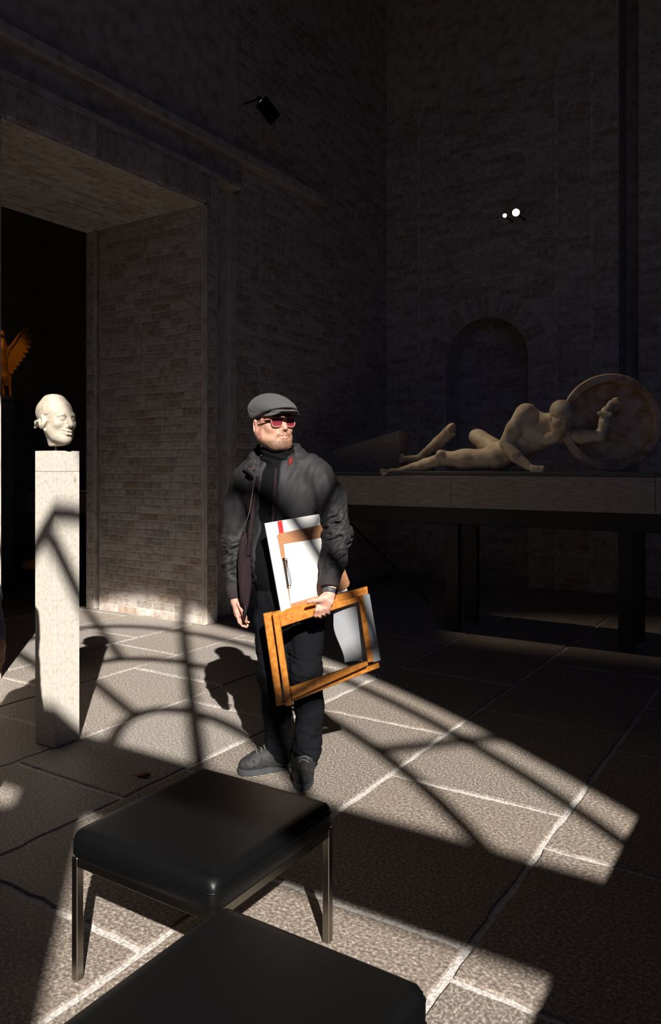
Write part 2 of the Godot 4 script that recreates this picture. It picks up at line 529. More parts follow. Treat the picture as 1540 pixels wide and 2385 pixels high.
func build_back_wall(top: float) -> void:
	var st := surf()
	var x0 := -6.3
	var x1 := -1.95
	var nc := -3.54          # niche
	var nr := 0.54
	var ny := 2.79
	var face := PackedVector2Array([Vector2(x0, 0), Vector2(nc - nr, 0), Vector2(nc - nr, ny)])
	for k in 25:
		var a := PI - PI * k / 24.0
		face.append(Vector2(nc + nr * cos(a), ny + nr * sin(a)))
	face.append_array([Vector2(nc + nr, 0), Vector2(x1, 0), Vector2(x1, top), Vector2(x0, top)])
	add_prism(st, face, Transform3D(Basis(), Vector3(0, 0, BACK)), 0.45)
	add_span(st, Vector3(nc - nr - 0.2, 0, BACK - 0.55), Vector3(nc + nr + 0.2, top, BACK - 0.42))
	add_span(st, Vector3(x1 - 0.3, 0, BACK - 0.75), Vector3(x1 + 0.3, top, BACK - 0.42))
	add_span(st, Vector3(x1 + 0.215, 0, BACK - 0.75), Vector3(HALL_RIGHT, top, BACK))
	var back := structure("wall_back", done(st), M.mortar, "shadowed brick wall with a round arched niche")
	# sunken joint lines of the panels: bricks stop short of them
	var list := []
	var open := func(c: Vector3, half: float) -> bool:
		var dx := absf(c.x - nc)
		var r := nr + 0.26 if c.y > ny else nr + 0.01
		if c.y > ny:
			return Vector2(maxf(0.0, dx - half), c.y - ny).length() > r
		return dx - half > r
	lay_bricks(back, Vector3(-4.95, 0, BACK), Vector3.RIGHT, Vector3.UP, 0.465, 6.2, list)
	lay_bricks(back, Vector3(-4.46, 0, BACK), Vector3.RIGHT, Vector3.UP, 1.785, 3.80, list, 0.078, 0.265, open)
	lay_bricks(back, Vector3(-4.46, 3.83, BACK), Vector3.RIGHT, Vector3.UP, 1.785, 2.4, list)
	lay_bricks(back, Vector3(-2.645, 0, BACK), Vector3.RIGHT, Vector3.UP, 0.38, 6.2, list)
	lay_bricks(back, Vector3(-2.235, 0, BACK), Vector3.RIGHT, Vector3.UP, 0.285, 6.2, list)
	lay_bricks(back, Vector3(-1.73, 0, BACK), Vector3.RIGHT, Vector3.UP, 1.6, 6.2, list)
	lay_bricks(back, Vector3(nc - nr, 0, BACK - 0.42), Vector3.RIGHT, Vector3.UP, 2 * nr, 3.33, list)
	place_bricks(back, list, 0.007, 300, "brick")
	for k in 27:            # wedge bricks of the niche arch
		var a := PI * (k + 0.5) / 27.0
		var c := Vector3(nc + (nr + 0.135) * cos(a), ny + (nr + 0.135) * sin(a), BACK)
		var rad := Vector3(cos(a), sin(a), 0)
		mi("arch_brick", brick_meshes[k % 5], M["brick%d" % (k % 5)], back, Transform3D(Basis(rad * 0.25, Vector3(-sin(a), cos(a), 0) * 0.064, Vector3.BACK * 0.008), c))

func build_window() -> void:
	# wall behind the camera with a great arched window; its bars throw the pattern on the floor
	var c := Vector2(0.243 + 0.997 * WINDOW, 2.80 + 1.0 * WINDOW)      # hub of the fan of bars
	var r := 2.98
	var ay := c.y + 0.14
	var sill := c.y - 2.9
	var z := WINDOW + 0.30
	var st := surf()
	var upper := PackedVector2Array([Vector2(-6.3, sill), Vector2(c.x - r, sill), Vector2(c.x - r, ay)])
	for k in 41:
		var a := PI - PI * k / 40.0
		upper.append(Vector2(c.x + r * cos(a), ay + r * sin(a)))
	upper.append_array([Vector2(c.x + r, sill), Vector2(HALL_RIGHT + 0.3, sill), Vector2(HALL_RIGHT + 0.3, HALL_TOP), Vector2(-6.3, HALL_TOP)])
	add_prism(st, upper, Transform3D(Basis(), Vector3(0, 0, z + 0.1)), 0.1)
	add_span(st, Vector3(-6.3, 0, z), Vector3(HALL_RIGHT + 0.3, sill, z + 0.1))
	structure("wall_front", done(st), M.mortar, "wall with the great arched window")
	z = WINDOW
	var w := structure("window_1", span(Vector3(c.x - 3.1, c.y - 0.59, z - 0.05), Vector3(c.x + 3.1, c.y - 0.01, z + 0.05), 0.01), M.beam_stone, "arched window with a fan of steel bars")
	mi("post", span(Vector3(c.x - 1.13, sill, z - 0.04), Vector3(c.x - 0.73, c.y - 0.58, z + 0.04), 0.01), M.beam_stone, w)
	mi("panel", span(Vector3(c.x - 3.1, sill - 0.1, z - 0.03), Vector3(c.x - 1.1, c.y - 0.77, z + 0.03), 0.01), M.beam_stone, w)  # unseen blocker, added to trim the sun patch from the lower left pane
	for ra in [0.62, 1.45, 2.25]:
		st = surf()
		var pts := []
		var rad := []
		for k in 33:
			var a := PI * k / 32.0
			pts.append(Vector3(c.x + ra * cos(a), c.y + ra * sin(a), z))
			rad.append(0.043)
		add_tube(st, pts, rad, 8)
		mi("arc_bar", done(st), M.window_steel, w)
	for e in [[90, 0.0, 3.1, 0.048], [40, 0.62, 1.45, 0.042], [140, 0.62, 1.45, 0.042], [28, 1.45, 3.0, 0.042], [152, 1.45, 3.0, 0.042], [62, 1.45, 3.0, 0.042], [118, 1.45, 3.0, 0.042]]:
		var d := Vector3(cos(deg_to_rad(e[0])), sin(deg_to_rad(e[0])), 0)
		var h := Vector3(c.x, c.y, z)
		mi("spoke_bar", tube([h + d * e[1], h + d * e[2]], [e[3], e[3]], 8), M.window_steel, w)

# ---------- smooth solids: bones and lumps joined by a smooth minimum, meshed as surface nets ----------
class Blob:
	var kind := PackedInt32Array()      # 0 tapered bone, 1 ellipsoid, 2 rounded box
	var op := PackedInt32Array()        # 0 add, 1 carve
	var a := PackedVector3Array()
	var b := PackedVector3Array()
	var ra := PackedFloat32Array()
	var rb := PackedFloat32Array()
	var kk := PackedFloat32Array()
	var inv: Array[Transform3D] = []
	var mid := PackedVector3Array()
	var reach := PackedFloat32Array()
	var ripple = null                   # optional func(p) -> metres
	var ripple_most := 0.0
	var tint = null                     # optional func(p) -> Color (linear)
	func put(k: int, o: int, p: Vector3, q: Vector3, r1: float, r2: float, s: float, t: Transform3D, c: Vector3, far: float) -> void:
		kind.append(k); op.append(o); a.append(p); b.append(q); ra.append(r1); rb.append(r2); kk.append(maxf(s, 1e-5)); inv.append(t); mid.append(c); reach.append(far)
	func bone(p: Vector3, q: Vector3, r1: float, r2: float, s := 0.02, o := 0) -> void:
		put(0, o, p, q, r1, r2, s, Transform3D(), (p + q) * 0.5, p.distance_to(q) * 0.5 + maxf(r1, r2))
	func chain(pts: Array, rad: Array, s := 0.02, o := 0) -> void:
		for i in pts.size() - 1:
			bone(pts[i], pts[i + 1], rad[i], rad[i + 1], s, o)
	func ball(c: Vector3, r: float, s := 0.02, o := 0) -> void:
		bone(c, c + Vector3(0, 0.0001, 0), r, r, s, o)
	func egg(c: Vector3, r: Vector3, s := 0.02, turn := Basis(), o := 0) -> void:
		put(1, o, r, Vector3.ZERO, 0, 0, s, Transform3D(turn, c).affine_inverse(), c, maxf(r.x, maxf(r.y, r.z)))
	func slab(c: Vector3, half: Vector3, round_: float, s := 0.02, turn := Basis(), o := 0) -> void:
		put(2, o, half - Vector3.ONE * round_, Vector3.ZERO, round_, 0, s, Transform3D(turn, c).affine_inverse(), c, half.length())
	func value_of(p: Vector3, i: int) -> float:
		if kind[i] == 0:
			var pa := p - a[i]
			var ba := b[i] - a[i]
			var h := clampf(pa.dot(ba) / maxf(ba.dot(ba), 1e-9), 0.0, 1.0)
			return (pa - ba * h).length() - lerpf(ra[i], rb[i], h)
		if kind[i] == 1:
			var q: Vector3 = inv[i] * p
			var r := a[i]
			var k0 := (q / r).length()
			return k0 * (k0 - 1.0) / maxf((q / (r * r)).length(), 1e-6) if k0 > 1e-4 else -minf(r.x, minf(r.y, r.z))
		var g: Vector3 = (inv[i] * p).abs() - a[i]
		return g.max(Vector3.ZERO).length() + minf(maxf(g.x, maxf(g.y, g.z)), 0.0) - ra[i]
	func value(p: Vector3, idx: PackedInt32Array) -> float:
		var d := 1e3
		for i in idx:
			var e := 0.0
			var t := kind[i]
			if t == 0:
				var pa := p - a[i]
				var ba := b[i] - a[i]
				var h := clampf(pa.dot(ba) / maxf(ba.dot(ba), 1e-9), 0.0, 1.0)
				e = (pa - ba * h).length() - lerpf(ra[i], rb[i], h)
			elif t == 1:
				var q: Vector3 = inv[i] * p
				var r := a[i]
				var k0 := (q / r).length()
				var k1 := (q / (r * r)).length()
				e = k0 * (k0 - 1.0) / maxf(k1, 1e-6) if k0 > 1e-4 else -minf(r.x, minf(r.y, r.z))
			else:
				var q: Vector3 = (inv[i] * p).abs() - a[i]
				e = q.max(Vector3.ZERO).length() + minf(maxf(q.x, maxf(q.y, q.z)), 0.0) - ra[i]
			var k := kk[i]
			if op[i] == 0:
				var h2 := maxf(k - absf(d - e), 0.0) / k
				d = minf(d, e) - h2 * h2 * k * 0.25
			else:
				e = -e
				var h3 := maxf(k - absf(d - e), 0.0) / k
				d = maxf(d, e) + h3 * h3 * k * 0.25
		if ripple != null and absf(d) < 0.05:
			d += ripple.call(p)
		return d
	func mesh(cell: float) -> Array:      # [vertices, normals, indices, colours]
		const B := 8
		var lo := Vector3.ONE * 1e6
		var hi := -lo
		for i in kind.size():
			if op[i] == 0:
				lo = lo.min(mid[i] - Vector3.ONE * reach[i])
				hi = hi.max(mid[i] + Vector3.ONE * reach[i])
		var pad := cell * 3.0 + ripple_most + 0.01
		lo -= Vector3.ONE * pad
		hi += Vector3.ONE * pad
		var side := cell * B
		var nb := Vector3i(((hi - lo) / side).ceil())
		var nx := nb.x * B + 2
		var ny := nb.y * B + 2
		var half := side * 0.5
		var diag := half * 1.7321
		var blocks := []
		var cells := {}
		var verts := PackedVector3Array()
		var n1 := B + 1
		var off := PackedInt32Array([0, 1, n1, n1 + 1, n1 * n1, n1 * n1 + 1, n1 * n1 + n1, n1 * n1 + n1 + 1])
		var edges := PackedInt32Array([0, 1, 2, 3, 4, 5, 6, 7, 0, 2, 1, 3, 4, 6, 5, 7, 0, 4, 1, 5, 2, 6, 3, 7])
		for bz in nb.z:
			for by in nb.y:
				for bx in nb.x:
					var o := lo + Vector3(bx, by, bz) * side
					var c := o + Vector3.ONE * half
					var idx := PackedInt32Array()
					var near := false
					for i in kind.size():
						var far := mid[i].distance_to(c) - reach[i]
						if far < diag * 2.4 + kk[i] + ripple_most:
							idx.append(i)
							near = near or far < diag + kk[i] + ripple_most
					if not near:
						continue
					var dc := value(c, idx)
					if absf(dc) > diag * 1.3 + ripple_most:
						continue
					var kept := PackedInt32Array()
					for i in idx:      # an added lump matters if it can come near the surface here, a carved one if it can reach it
						if value_of(c, i) < (maxf(dc, 0.0) if op[i] == 0 else 0.0) + 2.2 * diag + kk[i] + ripple_most:
							kept.append(i)
					idx = kept
					var v := PackedFloat32Array()
					v.resize(n1 * n1 * n1)
					var at_ := 0
					var neg := 0
					for z in n1:
						for y in n1:
							for x in n1:
								var e := value(o + Vector3(x, y, z) * cell, idx)
								v[at_] = e
								at_ += 1
								if e < 0.0:
									neg += 1
					if neg == 0 or neg == at_:
						continue
					blocks.append([bx * B, by * B, bz * B, v])
					for z in B:
						for y in B:
							var row := (z * n1 + y) * n1
							for x in B:
								var s := row + x
								var m := 0
								for k in 8:
									if v[s + off[k]] < 0.0:
										m += 1
								if m == 0 or m == 8:
									continue
								var sum := Vector3.ZERO
								var cnt := 0
								for e in range(0, 24, 2):
									var i0 := edges[e]
									var i1 := edges[e + 1]
									var v0 := v[s + off[i0]]
									var v1 := v[s + off[i1]]
									if (v0 < 0.0) != (v1 < 0.0):
										var t := v0 / (v0 - v1)
										var p0 := Vector3(i0 & 1, (i0 >> 1) & 1, i0 >> 2)
										var p1 := Vector3(i1 & 1, (i1 >> 1) & 1, i1 >> 2)
										sum += p0.lerp(p1, t)
										cnt += 1
								cells[(bx * B + x) + ((by * B + y) + (bz * B + z) * ny) * nx] = verts.size()
								verts.append(o + (Vector3(x, y, z) + sum / cnt) * cell)
		var tris := PackedInt32Array()
		var sx := 1
		var sy := nx
		var sz := nx * ny
		for bl in blocks:
			var v: PackedFloat32Array = bl[3]
			for z in B:
				for y in B:
					for x in B:
						var s: int = (z * n1 + y) * n1 + x
						var g: int = (bl[0] + x) + ((bl[1] + y) + (bl[2] + z) * ny) * nx
						var inside := v[s] < 0.0
						if inside != (v[s + 1] < 0.0):
							patch(tris, cells, [g - sy - sz, g - sz, g, g - sy], inside)
						if inside != (v[s + n1] < 0.0):
							patch(tris, cells, [g - sz - sx, g - sx, g, g - sz], inside)
						if inside != (v[s + n1 * n1] < 0.0):
							patch(tris, cells, [g - sx - sy, g - sy, g, g - sx], inside)
		var nrm := PackedVector3Array()
		nrm.resize(verts.size())
		for i in range(0, tris.size(), 3):
			var p := verts[tris[i]]
			var n := (verts[tris[i + 2]] - p).cross(verts[tris[i + 1]] - p)
			for k in 3:
				nrm[tris[i + k]] += n
		for i in nrm.size():
			nrm[i] = nrm[i].normalized()
		var col := PackedColorArray()
		if tint != null:
			col.resize(verts.size())
			for i in verts.size():
				col[i] = tint.call(verts[i])
		return [verts, nrm, tris, col]
	func patch(tris: PackedInt32Array, cells: Dictionary, g: Array, inside: bool) -> void:
		var q := []
		for e in g:
			var f = cells.get(e)
			if f == null:
				return
			q.append(f)
		if inside:
			tris.append_array([q[0], q[3], q[2], q[0], q[2], q[1]])
		else:
			tris.append_array([q[0], q[1], q[2], q[0], q[2], q[3]])

# solids are meshed side by side, then hung in the scene: [blobs with cell and placement, name, material, parent]
var jobs := []
var meshed := []
func solid(called: String, blobs: Array, material: Material, parent: Node3D) -> void:    # blobs: [[Blob, cell, Transform3D], ...]
	jobs.append([called, blobs, material, parent])
func mesh_job(i: int) -> void:
	var flat: Array = meshed[i]
	flat[1] = flat[0][0].mesh(flat[0][1])
func mesh_share(w: int) -> void:
	for i in range(w, meshed.size(), 4):
		mesh_job(i)
func mesh_all() -> void:
	for j in jobs:
		for b in j[1]:
			meshed.append([b, null])
	var crew := []
	for w in 4:
		var th := Thread.new()
		th.start(mesh_share.bind(w))
		crew.append(th)
	for th in crew:
		th.wait_to_finish()
	var n := 0
	for j in jobs:
		var v := PackedVector3Array()
		var nn := PackedVector3Array()
		var ix := PackedInt32Array()
		var cc := PackedColorArray()
		for b in j[1]:
			var r: Array = meshed[n][1]
			n += 1
			var xf: Transform3D = b[2]
			var base := v.size()
			for k in r[0].size():
				v.append(xf * r[0][k])
				nn.append((xf.basis * r[1][k]).normalized())
			for k in r[2]:
				ix.append(base + k)
			cc.append_array(r[3])
		var arr := []
		arr.resize(Mesh.ARRAY_MAX)
		arr[Mesh.ARRAY_VERTEX] = v
		arr[Mesh.ARRAY_NORMAL] = nn
		arr[Mesh.ARRAY_INDEX] = ix
		if cc.size() == v.size():
			arr[Mesh.ARRAY_COLOR] = cc
		var am := ArrayMesh.new()
		am.add_surface_from_arrays(Mesh.PRIMITIVE_TRIANGLES, arr)
		mi(j[0], am, j[2], j[3])
	jobs.clear()
	meshed.clear()

# a head about 0.235 m high, facing +z, centred between chin and crown
func head_blob(o := {}) -> Blob:
	var h := Blob.new()
	h.egg(Vector3(0, 0.033, -0.022), Vector3(0.077, 0.088, 0.096), 0.03)
	h.egg(Vector3(0, -0.028, 0.022), Vector3(0.064, 0.086, 0.070), 0.045)
	for s in [-1.0, 1.0]:
		h.bone(Vector3(s * 0.056, -0.045, 0.0), Vector3(s * 0.026, -0.094, 0.056), 0.020, 0.018, 0.035)
		h.ball(Vector3(s * 0.044, -0.022, 0.060), 0.020, 0.03)
	h.ball(Vector3(0, -0.100, 0.066), o.get("chin", 0.019), 0.025)
	h.bone(Vector3(-0.036, 0.024, 0.072), Vector3(0.036, 0.024, 0.072), 0.013, 0.013, 0.02)
	for s in [-1.0, 1.0]:
		h.egg(Vector3(s * 0.032, 0.003, 0.094), Vector3(0.021, 0.014, 0.018), 0.014, Basis(), 1)
	h.bone(Vector3(0, 0.020, 0.082), Vector3(0, -0.026, 0.104), 0.008, 0.010, 0.012)
	h.ball(Vector3(0, -0.031, 0.105), 0.0105, 0.010)
	for s in [-1.0, 1.0]:
		h.ball(Vector3(s * 0.012, -0.036, 0.093), 0.0085, 0.008)
		h.ball(Vector3(s * 0.0065, -0.043, 0.100), 0.0035, 0.004, 1)
		h.ball(Vector3(s * 0.031, 0.003, 0.073), 0.0128, 0.003)
		h.chain([Vector3(s * 0.017, 0.002, 0.082), Vector3(s * 0.025, 0.0105, 0.0855), Vector3(s * 0.037, 0.0105, 0.083), Vector3(s * 0.047, 0.002, 0.075)], [0.003, 0.0035, 0.0035, 0.003], 0.004)
		h.chain([Vector3(s * 0.017, 0.002, 0.082), Vector3(s * 0.027, -0.006, 0.0835), Vector3(s * 0.038, -0.005, 0.081), Vector3(s * 0.047, 0.002, 0.075)], [0.0025, 0.003, 0.003, 0.0025], 0.004)
	# mouth
	var lift: float = o.get("smile", 0.0)
	h.egg(Vector3(0, -0.060, 0.080), Vector3(0.030, 0.018, 0.014), 0.02)
	h.chain([Vector3(-0.025, -0.064 + lift, 0.078), Vector3(-0.008, -0.0585, 0.0925), Vector3(0.008, -0.0585, 0.0925), Vector3(0.025, -0.064 + lift, 0.078)], [0.003, 0.0055, 0.0055, 0.003], 0.006)
	h.chain([Vector3(-0.024, -0.067 + lift, 0.077), Vector3(-0.008, -0.0715, 0.0905), Vector3(0.008, -0.0715, 0.0905), Vector3(0.024, -0.067 + lift, 0.077)], [0.003, 0.0065, 0.0065, 0.003], 0.006)
	h.chain([Vector3(-0.027, -0.0645 + lift, 0.082), Vector3(0, -0.065, 0.101), Vector3(0.027, -0.0645 + lift, 0.082)], [0.0022, 0.0028, 0.0022], 0.003, 1)
	# ears
	for s in [-1.0, 1.0]:
		var tilt := Basis(Vector3.UP, s * 0.42) * Basis(Vector3.RIGHT, -0.2)
		h.egg(Vector3(s * 0.081, -0.006, -0.014), Vector3(0.0085, 0.034, 0.020), 0.006, tilt)
		h.egg(Vector3(s * 0.0885, -0.001, -0.006), Vector3(0.006, 0.020, 0.011), 0.006, tilt, 1)
	if o.get("neck", true):
		h.bone(Vector3(0, -0.06, -0.022), Vector3(0, -0.20, -0.040), o.get("neck_width", 0.056), o.get("neck_width", 0.056) + 0.006, 0.03)
	return h

# ---------- the man with the cap ----------
const MAN_DEPTH := 3.72
func mp(px: float, py: float, z := 0.0) -> Vector3:      # pixel and nearness -> the man's own axes (x to the right, y up, z to the front)
	var d := MAN_DEPTH - z
	return Vector3((px - 770.0) / FOCAL * d - (660.0 - 770.0) / FOCAL * MAN_DEPTH, EYE.y - (py - HORIZON) / FOCAL * d, z)
func man_root() -> Vector3:
	var p := at(660, HORIZON, MAN_DEPTH)
	return Vector3(p.x, 0, p.z)
func man_place(o: Vector3) -> Vector3:
	return man_root() + Basis(Vector3.UP, deg_to_rad(YAW)) * o

func make_person_materials() -> void:
	var skin := mat("skin", Color.WHITE, 0.55)
	skin.vertex_color_use_as_albedo = true
	skin.subsurf_scatter_enabled = true
	skin.subsurf_scatter_strength = 0.08
	var weave := noise_tex(0.25, [[0.0, grey(0.72)], [0.5, grey(0.9)], [1.0, grey(1.0)]], 91, 256, 2)
	var wool := noise_tex(0.3, [[0.0, Color(0.55, 0.55, 0.58)], [0.5, Color(0.8, 0.8, 0.8)], [1.0, Color(1.0, 0.98, 0.96)]], 92, 256, 2)
	for e in [["jacket", Color(0.180, 0.176, 0.186), 0.62], ["lining", Color(0.185, 0.145, 0.165), 0.8], ["sweater", Color(0.085, 0.09, 0.10), 0.95], ["trousers", Color(0.095, 0.10, 0.115), 0.95]]:
		var m := mat(e[0], e[1], e[2], weave, 6.0)
		m.uv1_world_triplanar = false
		m.metallic_specular = 0.3 if e[0] == "jacket" else 0.15
	var cap := mat("cap_wool", Color(0.35, 0.35, 0.36), 0.95, wool, 9.0)
	cap.uv1_world_triplanar = false
	cap.rim_enabled = true
	cap.rim = 0.3
	mat("ribbing", Color(0.16, 0.13, 0.15), 0.9)
	mat("shoe_leather", Color(0.135, 0.135, 0.14), 0.7)
	mat("shoe_sole", Color(0.21, 0.22, 0.235), 0.75)
	mat("shoe_lace", Color(0.40, 0.40, 0.40), 0.8)
	mat("zip_metal", Color(0.75, 0.7, 0.65), 0.35, null, 1.0, 1.0)
	mat("red_tartan", Color(0.45, 0.07, 0.06), 0.85)
	mat("watch_rubber", Color(0.24, 0.25, 0.26), 0.6)
	mat("watch_glass", Color(0.02, 0.02, 0.025), 0.12)
	var acetate := mat("acetate", Color(0.80, 0.52, 0.46), 0.2)
	acetate.clearcoat_enabled = true
	var lens := mat("pink_lens", Color(0.50, 0.18, 0.24, 0.62), 0.05)
	lens.transparency = BaseMaterial3D.TRANSPARENCY_ALPHA
	mat("white_board", Color(0.93, 0.93, 0.92), 0.6)
	mat("paper", Color(0.95, 0.95, 0.94), 0.8)
	mat("red_ribbon", Color(0.74, 0.10, 0.10), 0.6)
	var fibre := noise_tex(0.12, [[0.0, Color(0.62, 0.43, 0.28)], [0.5, Color(0.72, 0.52, 0.36)], [1.0, Color(0.78, 0.60, 0.44)]], 95, 256, 3)
	mat("hardboard", Color(0.86, 0.84, 0.82), 0.75, fibre, 3.0).uv1_world_triplanar = false
	var grain := noise_tex(0.02, [[0.0, Color(0.60, 0.34, 0.10)], [0.45, Color(0.74, 0.46, 0.17)], [1.0, Color(0.84, 0.58, 0.26)]], 96, 512, 5)
	var wood := mat("oiled_wood", Color(0.95, 0.95, 0.95), 0.42, grain, 1.0)
	wood.uv1_world_triplanar = false
	wood.uv1_scale = Vector3(3.0, 3.0, 3.0)
	var felt := noise_tex(0.22, [[0.0, grey(0.38)], [0.5, grey(0.60)], [1.0, grey(0.78)]], 97, 256, 3)
	mat("grey_felt", Color(0.92, 0.94, 0.97), 0.95, felt, 5.0).uv1_world_triplanar = false

var soft := FastNoiseLite.new()
func folds(p: Vector3, scale: Vector3, amp: float) -> float:      # creases of cloth
	var q := p * scale
	var n := soft.get_noise_3d(q.x, q.y, q.z)
	return (absf(n) * 2.0 - 0.45) * amp

func finger(b: Blob, pts: Array, r: float) -> void:
	var rad := []
	for i in pts.size():
		rad.append(r * (1.0 - 0.10 * i))
	b.chain(pts, rad, 0.004)

func build_man() -> void:
	soft.seed = 3
	soft.frequency = 1.0
	soft.fractal_octaves = 2
	var man := thing("person", "man in a grey flat cap and dark jacket carrying boards and a folded stool", "person", man_root(), YAW)
	var up := Vector3.UP
	# --- skin: head, core of the body, two hands ---
	var head_at := mp(636, 989, 0.03)
	var hx := Transform3D(Basis(up, 0.58) * Basis(Vector3.RIGHT, -0.10) * Basis(Vector3.BACK, 0.03) * Basis.from_scale(Vector3.ONE * 1.05), head_at)
	var head := head_blob({"chin": 0.024, "neck_width": 0.050})
	for s in [-1.0, 1.0]:      # fuller jaw
		head.bone(Vector3(s * 0.060, -0.055, 0.005), Vector3(s * 0.030, -0.100, 0.050), 0.024, 0.022, 0.03)
		head.egg(Vector3(s * 0.084, -0.012, -0.016), Vector3(0.009, 0.038, 0.022), 0.006, Basis(up, s * 0.45))
		head.egg(Vector3(s * 0.092, -0.006, -0.008), Vector3(0.006, 0.024, 0.012), 0.004, Basis(up, s * 0.45), 1)
	var speck := FastNoiseLite.new()
	speck.seed = 9
	speck.frequency = 260.0
	speck.fractal_octaves = 2
	head.tint = func(p: Vector3) -> Color:
		var c := Color(0.52, 0.285, 0.20)
		var red := clampf(1.0 - (p - Vector3(0, -0.03, 0.10)).length() / 0.05, 0, 1) * 0.4
		if absf(p.x) > 0.077:
			red = 0.5
		c = c.lerp(Color(0.52, 0.205, 0.155), red)
		var n := speck.get_noise_3d(p.x, p.y, p.z)
		# stubble on jaw and chin, fuller moustache
		var jaw := smoothstep(-0.058, -0.092, p.y + 0.20 * minf(0.0, p.z - 0.02)) * smoothstep(-0.045, -0.02, p.z)
		if p.y > -0.085 and absf(p.x) < 0.034 and p.z > 0.07:
			jaw *= 0.25
		if absf(p.x) > 0.055 and p.y < 0.0 and p.y > -0.08 and p.z > -0.005 and p.z < 0.03:
			jaw = maxf(jaw, 0.6)
		var lip := absf(p.y + 0.0655 - 0.12 * absf(p.x)) < 0.0065 and absf(p.x) < 0.018 and p.z > 0.083
		var must := p.y > -0.0605 - 0.35 * absf(p.x) and p.y < -0.046 - 0.25 * absf(p.x) and absf(p.x) < 0.033 and absf(p.x) > 0.003 and p.z > 0.078
		if lip:
			c = Color(0.55, 0.24, 0.20)
		elif must:
			c = c.lerp(Color(0.11, 0.06, 0.03), 0.72 + 0.3 * n)
		else:
			c = c.lerp(Color(0.085, 0.048, 0.026), clampf(jaw * (0.78 + 0.8 * n), 0.0, 0.95))
		# hair at the back and sides
		if absf(p.x) < 0.0815 and ((p.z < -0.028 and p.y > -0.075) or (p.y > 0.008 and absf(p.x) > 0.05 and p.z < 0.022)):
			c = Color(0.022, 0.015, 0.012) * (1.0 + 0.5 * n)
		if p.y > 0.020 and p.y < 0.030 and p.z > 0.07 and absf(p.x) > 0.010 and absf(p.x) < 0.045:
			c = Color(0.05, 0.03, 0.02)
		c.a = 1.0
		return c
	var plain := func(_p: Vector3) -> Color:
		return Color(0.62, 0.36, 0.27)
	var hand_tint := func(p: Vector3) -> Color:
		var n := soft.get_noise_3d(p.x * 60.0, p.y * 60.0, p.z * 60.0)
		return Color(0.53, 0.30, 0.225).lerp(Color(0.47, 0.205, 0.155), clampf(0.3 + 0.6 * n, 0, 1))
	var core := Blob.new()
	core.tint = plain
	core.chain([mp(648, 1060, 0), mp(655, 1180, -0.02), mp(664, 1400, -0.02)], [0.05, 0.08, 0.08], 0.05)
	core.chain([mp(735, 1100, 0.04), mp(787, 1240, 0.11), mp(770, 1375, 0.22)], [0.045, 0.04, 0.028], 0.02)
	core.chain([mp(572, 1105, -0.04), mp(545, 1240, -0.07), mp(550, 1395, -0.02)], [0.045, 0.04, 0.027], 0.02)
	core.chain([mp(632, 1440, -0.01), mp(637, 1570, 0), mp(648, 1760, -0.04)], [0.055, 0.045, 0.035], 0.03)
	core.chain([mp(715, 1440, 0.02), mp(712, 1560, 0.05), mp(716, 1760, 0.03)], [0.055, 0.045, 0.035], 0.03)
	# his left hand closes on the stool's top rail
	var grip := Blob.new()
	grip.tint = hand_tint
	grip.bone(mp(772, 1372, 0.215), mp(765, 1390, 0.232), 0.027, 0.029, 0.015)
	grip.slab(mp(756, 1406, 0.246), Vector3(0.034, 0.036, 0.016), 0.014, 0.014, Basis(Vector3.BACK, -0.55) * Basis(Vector3.RIGHT, 0.25))
	for i in 4:
		var k := mp(738 + 9.5 * i, 1421 - 2.0 * i + (2.0 if i == 1 else 0.0), 0.262 - 0.004 * i)
		var l: float = [1.0, 1.06, 1.0, 0.86][i]
		finger(grip, [k + Vector3(0.006, 0.012, -0.006), k, k + Vector3(-0.006, -0.026 * l, -0.010), k + Vector3(-0.002, -0.036 * l, -0.034), k + Vector3(0.006, -0.022 * l, -0.052)], 0.0098)
	grip.bone(mp(760, 1392, 0.246), mp(744, 1397, 0.262), 0.017, 0.0135, 0.012)
	finger(grip, [mp(744, 1397, 0.262), mp(731, 1399, 0.268), mp(719, 1402, 0.266)], 0.0118)
	# his right hand hangs, half closed
	var hang := Blob.new()
	hang.tint = hand_tint
	hang.bone(mp(549, 1385, -0.02), mp(550, 1402, -0.015), 0.026, 0.027, 0.015)
	hang.slab(mp(554, 1417, -0.01), Vector3(0.021, 0.042, 0.034), 0.017, 0.014, Basis(Vector3.BACK, 0.18))
	for i in 4:
		var k := mp(553 + 2.5 * i, 1434 - 2.0 * i, 0.024 - 0.021 * i)
		var l: float = [0.95, 1.06, 1.0, 0.8][i]
		finger(hang, [k + Vector3(-0.003, 0.014, 0), k, k + Vector3(0.010, -0.032 * l, 0.002), k + Vector3(0.026, -0.050 * l, 0.001), k + Vector3(0.040, -0.056 * l, 0)], 0.0096)
	finger(hang, [mp(556, 1405, 0.02), mp(564, 1420, 0.036), mp(571, 1438, 0.034), mp(573, 1447, 0.028)], 0.0122)
	solid("body", [[head, 0.0028, hx], [core, 0.016, Transform3D()], [grip, 0.003, Transform3D()], [hang, 0.003, Transform3D()]], M.skin, man)
	# --- clothes ---
	var tb := Basis(up, -0.20)
	var sw := Blob.new()
	sw.egg(mp(652, 1150, 0.0), Vector3(0.168, 0.20, 0.112), 0.05, tb)
	sw.egg(mp(656, 1300, 0.0), Vector3(0.162, 0.24, 0.120), 0.06, tb)
	sw.chain([mp(655, 1085, -0.01), mp(646, 1052, 0.012), mp(644, 1034, 0.022)], [0.082, 0.076, 0.070], 0.03)
	sw.bone(mp(590, 1100, -0.04), mp(716, 1095, 0.04), 0.05, 0.05, 0.05)
